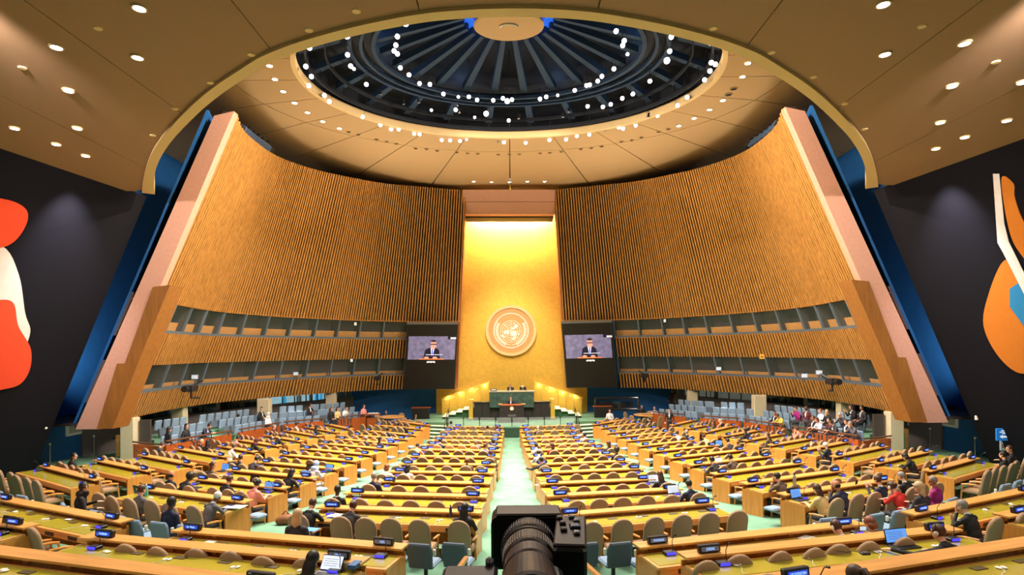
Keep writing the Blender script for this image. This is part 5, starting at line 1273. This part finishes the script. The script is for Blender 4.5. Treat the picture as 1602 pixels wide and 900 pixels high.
for px, py, pose, hair, hc, top, label, skin in GAL:
    best = None
    for i, (t, p, fwd) in enumerate(SEATO):
        if i in taken: continue
        h = p + Vector((0, 0, 1.18)) + fwd * .1; sx = XV + h.x * F / h.y; sy = YH - (h.z - ZC) * F / h.y; c = (sx - px) ** 2 + 1.5 * (sy - py) ** 2
        if best is None or c < best[0]: best = (c, i)
    i = best[1]; taken.add(i); t, p, fwd = SEATO[i]; rz = math.atan2(-fwd.x, fwd.y)
    person(p + fwd * .1 + Vector((0, 0, -.02)), rz, pose, hair, hc, top, label, skin, shirt='white' if top in ('black', 'navy', 'charcoal') and hair == 'short' else None)
free(1261, 639, 30.5, 'stand', 'bald', 'black', 'maroon', (-1, -.4), 'man in dark red jacket standing behind the right gallery rows', 2, shirt='white')
free(1051, 612, 46.2, 'stand', 'short', 'black', 'maroon', (-.6, -.8), 'person in dark red standing behind the lobby glass, far right', 1)
# podium
free(798, 606.5, 43.1, 'lap', 'long', 'black', 'black', (0, -1), 'dark-haired woman in black seated at the high marble desk', 0, z=SZ + 1.1, shirt='white')
free(817.5, 607, 43.1, 'read', 'grey', 'white', 'black', (0, -1), 'white-haired man seated at the high marble desk', 0, z=SZ + 1.1, shirt='white')
for x, nm in ((-.08, 'left'), (.85, 'right')):
    t = thing('desk_chair', f'dark leather chair behind the marble desk, {nm} one', 'chair', (x, 43.2, SZ + 1.1), math.pi)
    MB().rbox((0, 0, .42), (.5, .48, .1), .03).build('seat', M_dark, t); MB().rbox((0, -.26, .8), (.5, .1, .75), .04).build('backrest', M_dark, t); MB().tube([(0, 0, -.02), (0, 0, .4)], .05, 8).build('pedestal', M_dark, t)
free(799, 620.5, 41.05, 'speak', 'short', 'brown', 'navy', (0, -1), 'man in navy suit speaking at the black lectern', 0, z=SZ, shirt='white')
# ---------------------------------------------------------------- things on the desks
def laptop(px, py, tall, label, screen, wide=.36, turn=0, h=.783, tl=.25):
    """lit laptop: the foot of its screen seen at (px, py)"""
    p = Pf(px, py, h); rz, D = near_rz(p); p = Pz(px, py, D['z'] + h) if abs(p.z - D['z'] - h) < .3 else p
    t = thing('laptop', label, 'laptop', p, rz + turn)
    MB().rbox((0, -.13, .012), (wide, .25, .02), .005).build('base', M_lap if screen is M_scrw else M_dark, t)
    MB().box((0, -.13, .0235), (wide * .86, .13, .003)).build('keyboard', M_dark, t)
    MB().rbox((0, .03 + (tl - .25) * .12, .02 + .12 - (tl - .25) * .06), (wide, .012, .24), .005, 0, 0, -tl).build('lid', M_dark, t)
    MB().box((0, .022 + (tl - .25) * .12, .145 - (tl - .25) * .06), (wide * .93, .004, .205), 0, 0, -tl).build('screen', screen, t)
    for i in range(4): MB().box((-.02, .019 + (tl - .25) * .12 + (.055 - i * .033) * math.sin(tl), .145 - (tl - .25) * .06 + (.055 - i * .033) * math.cos(tl)), (wide * (.7 - .1 * (i % 2)), .003, .006), 0, 0, -tl).build('screen_line', M_dispg if screen is M_scr else M_lap, t)
LAP = [(516, 896, 'open silver laptop with a white page before the woman at the JAPAN desk', M_scrw), (420, 768, 'open laptop with blue screen at the aisle end of a left middle desk', M_scr), (397, 757, 'half closed dark laptop left of the blue laptop, left middle block', M_dark), (477, 749, 'open laptop with blue screen before the long-haired woman near the left aisle', M_scr), (484, 738, 'dark laptop with its back to the aisle, left middle block', M_dark), (514, 738, 'open laptop with blue screen before the pale blue headscarf', M_scr), (352, 737, 'small lit tablet at the left end of a left middle desk', M_scr),
 (1022, 756, 'open laptop with pale screen before the brown-haired woman', M_scrw), (1054, 774, 'open laptop with white page before the man in navy, right centre', M_scrw), (1094, 731, 'dark open laptop near the right aisle', M_dark), (1125, 727, 'small tablet with pale blue screen, right middle block', M_scrw), (1125, 698, 'laptop with blue screen before the man in dark suit, right middle block', M_scr), (1181, 760, 'open laptop with blue screen before the man in grey brown suit', M_scr), (1246, 781, 'open silver laptop with blue screen before the woman in beige', M_scr), (1226, 679, 'blue folder-like laptop on a right outer desk', M_scr), (1404, 852, 'large open laptop with pale blue page on the right rear desk', M_scr), (10, 829, 'dark open laptop at the left edge of the hall', M_dark)]
for px, py, label, sc in LAP: laptop(px, py, 20, label, sc, .46 if px == 1404 else .36, 0, .783, .6 if px == 516 else .25)
def flat(px, py, w, d, label, cat, name, m, h=.785, turn=0, th=.006):
    p = Pf(px, py, h); rz, D = near_rz(p); t = MB().rbox((0, 0, th / 2), (w, d, th), .002).build(name, m, None, p, rz + turn); return tag(t, label, cat)
for px, py, w, d, label, turn in ((368, 793, .5, .32, 'open white papers before the white-haired man in grey', .2), (528, 807, .42, .28, 'white papers before the man reading, last left centre row', -.2), (1263, 842, .3, .22, 'upper white sheet on the first right rear desk', .4), (1272, 850, .34, .22, 'white notebook with a pen on the first right rear desk', .15), (1340, 838, .3, .2, 'white papers by the headset man, first right rear desk', .3), (330, 848, .2, .12, 'small white sheet on the left rear desk', 0), (47, 800, .14, .09, 'small white card on the left far rear desk', .2), (108, 813, .16, .1, 'white card further right on the left far rear desk', .2), (1420, 758, .3, .2, 'sheet of paper held near the woman with curly hair', .3), (500, 736, .2, .14, 'small papers by the pale blue headscarf', .2), (1300, 683, .3, .2, 'white papers before the white-haired man, right outer block', 0), (840, 759, .12, .08, 'small card at the aisle end of a right centre desk', 0)):
    flat(px, py, w, d, label, 'paper', 'paper_sheet', M_paper, turn=turn)
flat(555, 887, .13, .22, 'blue pouch on the desk right of the silver laptop', 'pouch', 'blue_pouch', mat('pouch_blue', (30, 90, 150), .5), th=.06)
flat(487, 829, .3, .22, 'blue tablet in the hands of the blond woman', 'tablet', 'tablet', M_scr, h=.7, th=.012)
def bottle(px, py, h, label, m, cap, ln=.24, r=.034):
    p = Pf(px, py, h); t = thing('bottle', label, 'bottle', p)
    MB().lathe([(r * .9, 0), (r, .01), (r, ln * .68), (r * .5, ln * .82), (r * .42, ln * .9)], 12).build('bottle_body', m, t, smooth=False); MB().lathe([(r * .46, ln * .88), (r * .46, ln)], 10).build('cap', cap, t)
bottle(229, 777, .785, 'teal flask on the last left middle desk', mat('teal_flask', (64, 170, 170), .4), M_white, .34, .045)
bottle(705, 809, .785, 'dark blue bottle on the last left centre desk', mat('blue_bottle', (40, 44, 110), .3), M_dark, .28)
bottle(1269, 701, .785, 'clear white bottle before the white-haired man in navy', M_white, M_white, .3)
bottle(1243, 760, .98, 'grey metal flask standing on a right middle ledge', M_steel, M_dark, .34, .045)
for px, py, label in ((1311, 862, 'black conference control box with cables on the second right rear desk'), (1353, 868, 'black computer mouse on the second right rear desk')):
    t = thing('control_box' if 'box' in label else 'computer_mouse', label, 'control box' if 'box' in label else 'mouse', Pf(px, py, .785), .1)
    MB().rbox((0, 0, .02), (.14, .1, .04), .01).build('body', M_dark, t); MB().box((0, -.01, .042), (.08, .04, .006)).build('top_face', M_grey, t)
    MB().tube([(0, .05, .01), (-.1, .16, .008), (-.22, .1, .008), (-.34, .2, .008)], .006, 5).build('cable', M_dark, t)
for px, py, h, label in ((1340, 755, 1.05, 'black phone held up by the man in navy suit'), (616, 752, .95, 'dark phone in the hands of the grey-haired man, left centre'), (213, 768, .8, 'black tablet at the left end of the last left middle row')):
    p = Pf(px, py, h); rz, D = near_rz(p); t = thing('phone' if 'phone' in label else 'tablet', label, 'phone' if 'phone' in label else 'tablet', p, rz); k = 1 if 'phone' in label else 2.6
    MB().rbox((0, 0, 0), (.08 * k, .012, .15 * k * .8), .004, 0, 0, .2).build('shell', M_dark, t); MB().box((0, -.008, 0), (.07 * k, .003, .13 * k * .8), 0, 0, .2).build('glass', M_glassd, t)
# bags and a coat by the left aisle
for px, py, label, col in ((404, 812, 'pale brown coat draped by a chair in the left aisle', (206, 176, 138)), (447, 815, 'brown leather bag on the green carpet in the left aisle', (132, 82, 46))):
    p = Pf(px, py, .1); p.z = zf(p.x, p.y); m = MB(); k = .3
    m.ell((0, 0, .14), (.26, .2, .15), 14, 9); m.ell((.14, .06, .1), (.18, .16, .12), 12, 8); m.ell((-.12, -.05, .22 if 'coat' in label else .12), (.15, .12, .2 if 'coat' in label else .12), 12, 8); m.tube([(-.15, 0, .2), (0, .02, .38), (.15, 0, .2)], .025, 6)
    tag(m.build('coat' if 'coat' in label else 'leather_bag', mat('cloth_%d' % px, col, .8, noise=(12, .8)), None, p, .3, smooth=True), label, 'coat' if 'coat' in label else 'bag')
# small tables, screens and chairs in the two front corners
def corner(s, side):
    cx = (612 if s < 0 else 1012); p = Pd(cx, 650 if s < 0 else 648, 41.4); t = thing('round_table', f'round honey wood table on one leg in the far {side} corner', 'table', (p.x, p.y, 0))
    MB().lathe([(.92, .98), (.95, 1.0), (.95, 1.03), (.9, 1.05)], 24).build('top', M_wood, t); MB().tube([(0, 0, .02), (0, 0, .99)], .07, 8).build('pedestal', M_grey, t); MB().lathe([(.4, 0), (.4, .02), (.08, .05)], 16).build('foot', M_grey, t)
    for i in range(5):
        a = R(-140 + 70 * i) if s > 0 else R(200 - 62 * i); x, y = p.x + 1.4 * math.cos(a), p.y + 1.4 * math.sin(a)
        chair((x, y, .0), a + math.pi / 2, f'tan armchair at the round table in the far {side} corner, {nth(i + 1)} around', f'armchairs at the {side} round table', False)
    t = thing('black_desk', f'low black panel desk beside the {side} stage steps', 'desk', (s * 6.75, 42.6, SZ)); MB().box((0, 0, .4), (1.3, .1, .8)).build('front_panel', M_dark, t); MB().box((0, .25, .82), (1.4, .6, .05)).build('top', M_woodd, t)
    for i in range(3):
        x = s * (6.25 + .66 * i); chair((x, 39.0 + .2 * i, 0), random.uniform(-.3, .3) + (.3 * s), f'tan armchair by the {side} stage steps, {nth(i + 1)} from the stage axis', f'armchairs by the {side} stage steps', False)
    t = thing('side_desk', f'honey desk behind the armchairs by the {side} stage steps', 'desk', (s * 6.75, 40.05, 0)); MB().box((0, 0, .75), (1.6, .5, .05)).build('top', M_wood, t)
    for q in (-1, 1): MB().box((q * .75, 0, .37), (.06, .45, .74)).build('end_panel', M_woodd, t)
corner(-1, 'left'); corner(1, 'right')
t = thing('monitor_frame', 'large black framed monitor on legs against the right blue wall', 'monitor', Pd(965, 649, 43.5)); t.location.z = .3
for a, b in (((-1.6, 0, .3), (-1.6, 0, 1.75)), ((1.6, 0, .3), (1.6, 0, 1.75)), ((-1.6, 0, 1.75), (1.6, 0, 1.75)), ((-1.6, 0, .9), (1.6, 0, .9))): MB().tube([a, b], .09, 6).build('frame_bar', M_dark, t)
MB().box((0, .05, 1.2), (2.6, .06, .6)).build('screen_face', M_glassd, t)
for s in (-1, 1): MB().tube([(s * 1.3, 0, -.3), (s * 1.3, 0, .4)], .06, 6).build('leg', M_dark, t)
CORN = [(954, 643, 40.8, 'lap', 'long', 'brown', 'white', (0, -1), 'woman in white seated before the black framed monitor'), (1004, 636, 42.7, 'lap', 'short', 'black', 'black', (0, -1), 'dark-clad man behind the right round table'), (1024, 639, 42.4, 'lap', 'short', 'grey', 'silver', (-.3, -1), 'grey-haired person behind the right round table'), (968, 670, 35.5, 'lap', 'short', 'grey', 'navy', (0, 1), 'grey-haired man in navy, first right middle rows'), (664, 641, 43.4, 'lap', 'bald', 'grey', 'black', (0, -1), 'bald man behind the low black desk, left of the stage'), (604, 645, 42.9, 'lap', 'short', 'black', 'black', (0, -1), 'dark-clad person behind the left round table')]
for px, py, d, pose, hair, hc, top, face, label in CORN: free(px, py, d, pose, hair, hc, top, face, label, 0)
t = thing('slanted_stand', 'small slanted wooden reading stand at the end of the left parapet', 'stand', Pd(582, 655, 40.2)); t.location.z = .1
MB().box((0, 0, .5), (.6, .4, 1.0)).build('body', M_woodd, t); MB().box((.1, 0, 1.25), (.9, .5, .06), 0, 0, 0).build('slope', M_woodd, t); MB().box((.1, -.05, 1.32), (.7, .4, .02)).build('sheet', M_paper, t)
# table monitors and a white sign in the left gallery
t = thing('white_sign', 'small white sign standing before the left gallery glass', 'sign', Pd(455, 648, 38.6)); MB().rbox((0, 0, 0), (.42, .06, .45), .01).build('board', M_white, t); MB().tube([(0, 0, -.22), (0, 0, -.9)], .02, 5).build('pole', M_dark, t)
# yellow card and lights in the booths
t = thing('yellow_card', 'small yellow card hanging at a right lower booth window', 'card', Pd(1192, 558, 35.2)); MB().rbox((0, 0, 0), (.3, .02, .28), .005).build('card', mat('card_yellow', (240, 180, 70), .6, emit=.25), t); MB().box((0, -.012, -.02), (.16, .006, .08)).build('print', mat('card_print', (130, 80, 30), .6), t)
for px, py, d, s, label in ((550, 564, 41.5, 1, 'small white light box at a left lower booth window'), (556, 507, 41.2, 1, 'small white box at a left upper booth window'), (1040, 502, 41.2, -1, 'small white box at a right upper booth window')):
    t = thing('light_box', label, 'light box', Pd(px, py, d)); MB().rbox((0, 0, 0), (.16, .06, .22), .01).build('box', mat('box_glow', (235, 235, 225), .5, emit=.35), t); MB().box((0, 0, .16), (.04, .03, .1)).build('hook', M_dark, t)
for i, (px, py, d, label) in enumerate(((305, 590, 29.8, 'white desk lamp glowing in the near left lower booth'), (463, 585, 38.6, 'pale monitor on a left lower booth desk'), (1281, 583, 30.5, 'bright white monitor in a right lower booth'), (1258, 588, 31.2, 'pale papers in a right lower booth'), (1124, 577, 37.5, 'bluish monitor in a right lower booth'))):
    p = Pd(px, py, d + .3); t = thing('booth_monitor', label, 'monitor', p); MB().rbox((0, 0, 0), (.36, .08, .26), .02).build('shell', M_grey, t); MB().box((0, -.045, 0), (.31, .01, .2)).build('screen', mat('booth_screen', (200, 215, 235), .5, emit=.4), t); MB().box((0, .02, -.25), (.1, .08, .2)).build('foot', M_grey, t)
# ---------------------------------------------------------------- television camera in the foreground, stair rails
CP = Pd(828, 860, 1.9)
t = thing('television_camera', 'large black television camera with a box lens seen from behind in the centre foreground', 'television camera', (CP.x, 1.9, CP.z))
M_cb = mat('camera_brown_black', (66, 54, 54), .5, noise=(40, .85)); M_ck = mat('camera_black', (20, 18, 20), .4)
def Q(px, py, d): p = Pd(px, py, d); return p - Vector((CP.x, 1.9, CP.z))
# hood: tapered box with rounded corners, open face towards the stage
hr = []
for d, k in ((1.82, .93), (1.825, 1.0), (1.87, 1.0), (1.93, 1.0), (1.935, .97)):
    c = Vector((.05, d, ZC - .612)) - Vector((CP.x, 1.9, CP.z)); c.y = d - 1.9; w, h, r = .119 * k, .084 * k, .025; o_ = []
    for ax, az, a0 in ((1, 1, 0), (-1, 1, 90), (-1, -1, 180), (1, -1, 270)):
        for a in (0, 30, 60, 90): o_.append(Vector((c.x + ax * (w - r) + r * math.cos(R(a0 + a)), c.y, c.z + az * (h - r) + r * math.sin(R(a0 + a)))))
    hr.append(o_)
MB().loft(hr).build('lens_hood', [M_ck], t)
tp_ = MB(); tp_.rbox((.05 - CP.x, -.022, ZC - .612 + .086 - CP.z), (.21, .11, .012), .005); tp_.build('hood_top_plate', M_cb, t)
A0 = Q(827, 853, 1.8); A1 = Q(832, 950, 1.25)
def along(u): return A0.lerp(A1, u)
axis = (A1 - A0).normalized(); qn = Vector((0, -1, 0)).rotation_difference(axis) if 0 else None
def barrel(name, u0, u1, r0, r1, m, ribs=0):
    b = MB(); a, c_ = along(u0), along(u1); b.tube([a, a.lerp(c_, .06), a.lerp(c_, .94), c_], [r0 * .94, r0, r1, r1 * .94], 36)
    o = b.build(name, m, t, smooth=False)
    if ribs:
        rb = MB(); n = (c_ - a).normalized(); e1 = n.orthogonal().normalized(); e2 = n.cross(e1)
        for i in range(ribs):
            g_ = 2 * math.pi * i / ribs; d_ = e1 * math.cos(g_) + e2 * math.sin(g_); p0 = a.lerp(c_, .15) + d_ * r0; p1 = a.lerp(c_, .85) + d_ * r1; rb.tube([p0, p1], .0022, 4)
        tag(rb.build('grip_ribs', m, t), kind='stuff')
barrel('focus_ring', -.06, .16, .083, .083, M_cb, 60); barrel('ring_gap', .16, .2, .078, .078, M_ck); barrel('zoom_ring', .2, .42, .076, .074, M_cb, 60); barrel('iris_ring', .43, .6, .07, .07, mat('camera_mauve', (84, 72, 76), .5)); barrel('rear_barrel', .6, 1.0, .068, .074, M_cb)
M2 = Q(893, 858, 1.62)
MB().rbox((M2.x, M2.y, M2.z), (.088, .3, .1), .008, 0, -.12).build('servo_box', M_ck, t)
MB().rbox((M2.x - .002, M2.y - .01, M2.z + .052), (.086, .26, .012), .004, 0, -.12).build('servo_top', M_cb, t)
for i, (dx, dy) in enumerate(((-.025, .08), (.012, .09), (-.02, .03), (.022, .05), (-.022, -.03), (.01, -.06))): MB().rbox((M2.x + dx, M2.y + dy, M2.z + .062), (.018, .022, .012), .003).build('button', M_grey if i % 2 else M_cb, t)
MB().rbox((M2.x + .012, M2.y + .0, M2.z + .062), (.03, .035, .01), .003).build('button', mat('button_blue', (24, 40, 90), .4), t)
bx = Q(836, 915, 1.3); MB().rbox((bx.x, bx.y, bx.z - .06), (.15, .3, .1), .012).build('camera_body', M_cb, t)
for dx in (-.012, .03): MB().lathe([(.0055, 0), (.0055, .004)], 8, (bx.x + dx, bx.y + .02, bx.z - .008)).build('screw', M_steel, t)
bl = Q(735, 903, 1.55); MB().rbox((bl.x, bl.y, bl.z), (.15, .1, .03), .01).build('side_arm', M_cb, t); bl = Q(766, 892, 1.6); MB().rbox((bl.x, bl.y, bl.z), (.022, .03, .075), .008, 0, 0, .2).build('lever', mat('lever_mauve', (120, 108, 120), .4, .3), t)
pp_ = Q(832, 960, 1.55); MB().tube([(pp_.x, pp_.y, pp_.z), (pp_.x, pp_.y, zf(CP.x, 1.5) - CP.z)], .06, 10).build('pedestal', M_ck, t)
for s, a, b in ((-1, (700, 915), (729, 874)), (1, (950, 915), (903, 872))):
    p0, p1 = Pd(*a, 5.4), Pd(*b, 7.0); m = thing('stair_rail', f'short wooden handrail on black posts, {"left" if s < 0 else "right"} of the television camera', 'handrail', (0, 0, 0))
    MB().tube([p0 + (p0 - p1) * .3, p0, p1, p1 + Vector((0, .03, -.04))], [.032, .032, .032, .024], 8).build('wooden_grip', M_wood, m)
    for u in (.15, .9): q = p0.lerp(p1, u); MB().tube([q, (q.x, q.y, zf(q.x, q.y))], .02, 6).build('post', M_dark, m)
# wooden rail at the left edge of the side aisle
q0, q1 = Pf(-60, 790, .1), Pf(42, 755, .1)
tag(MB().hexa([q0 + Vector((0, 0, -.2)), q1 + Vector((0, 0, -.2)), q1 + Vector((0, 0, .08)), q0 + Vector((0, 0, .08))], [p + Vector((-.1, .12, z)) for p, z in ((q0, -.2), (q1, -.2), (q1, .08), (q0, .08))]).build('wood_kerb', M_woodd), 'low wooden kerb at the foot of the left charcoal wall', 'kerb')
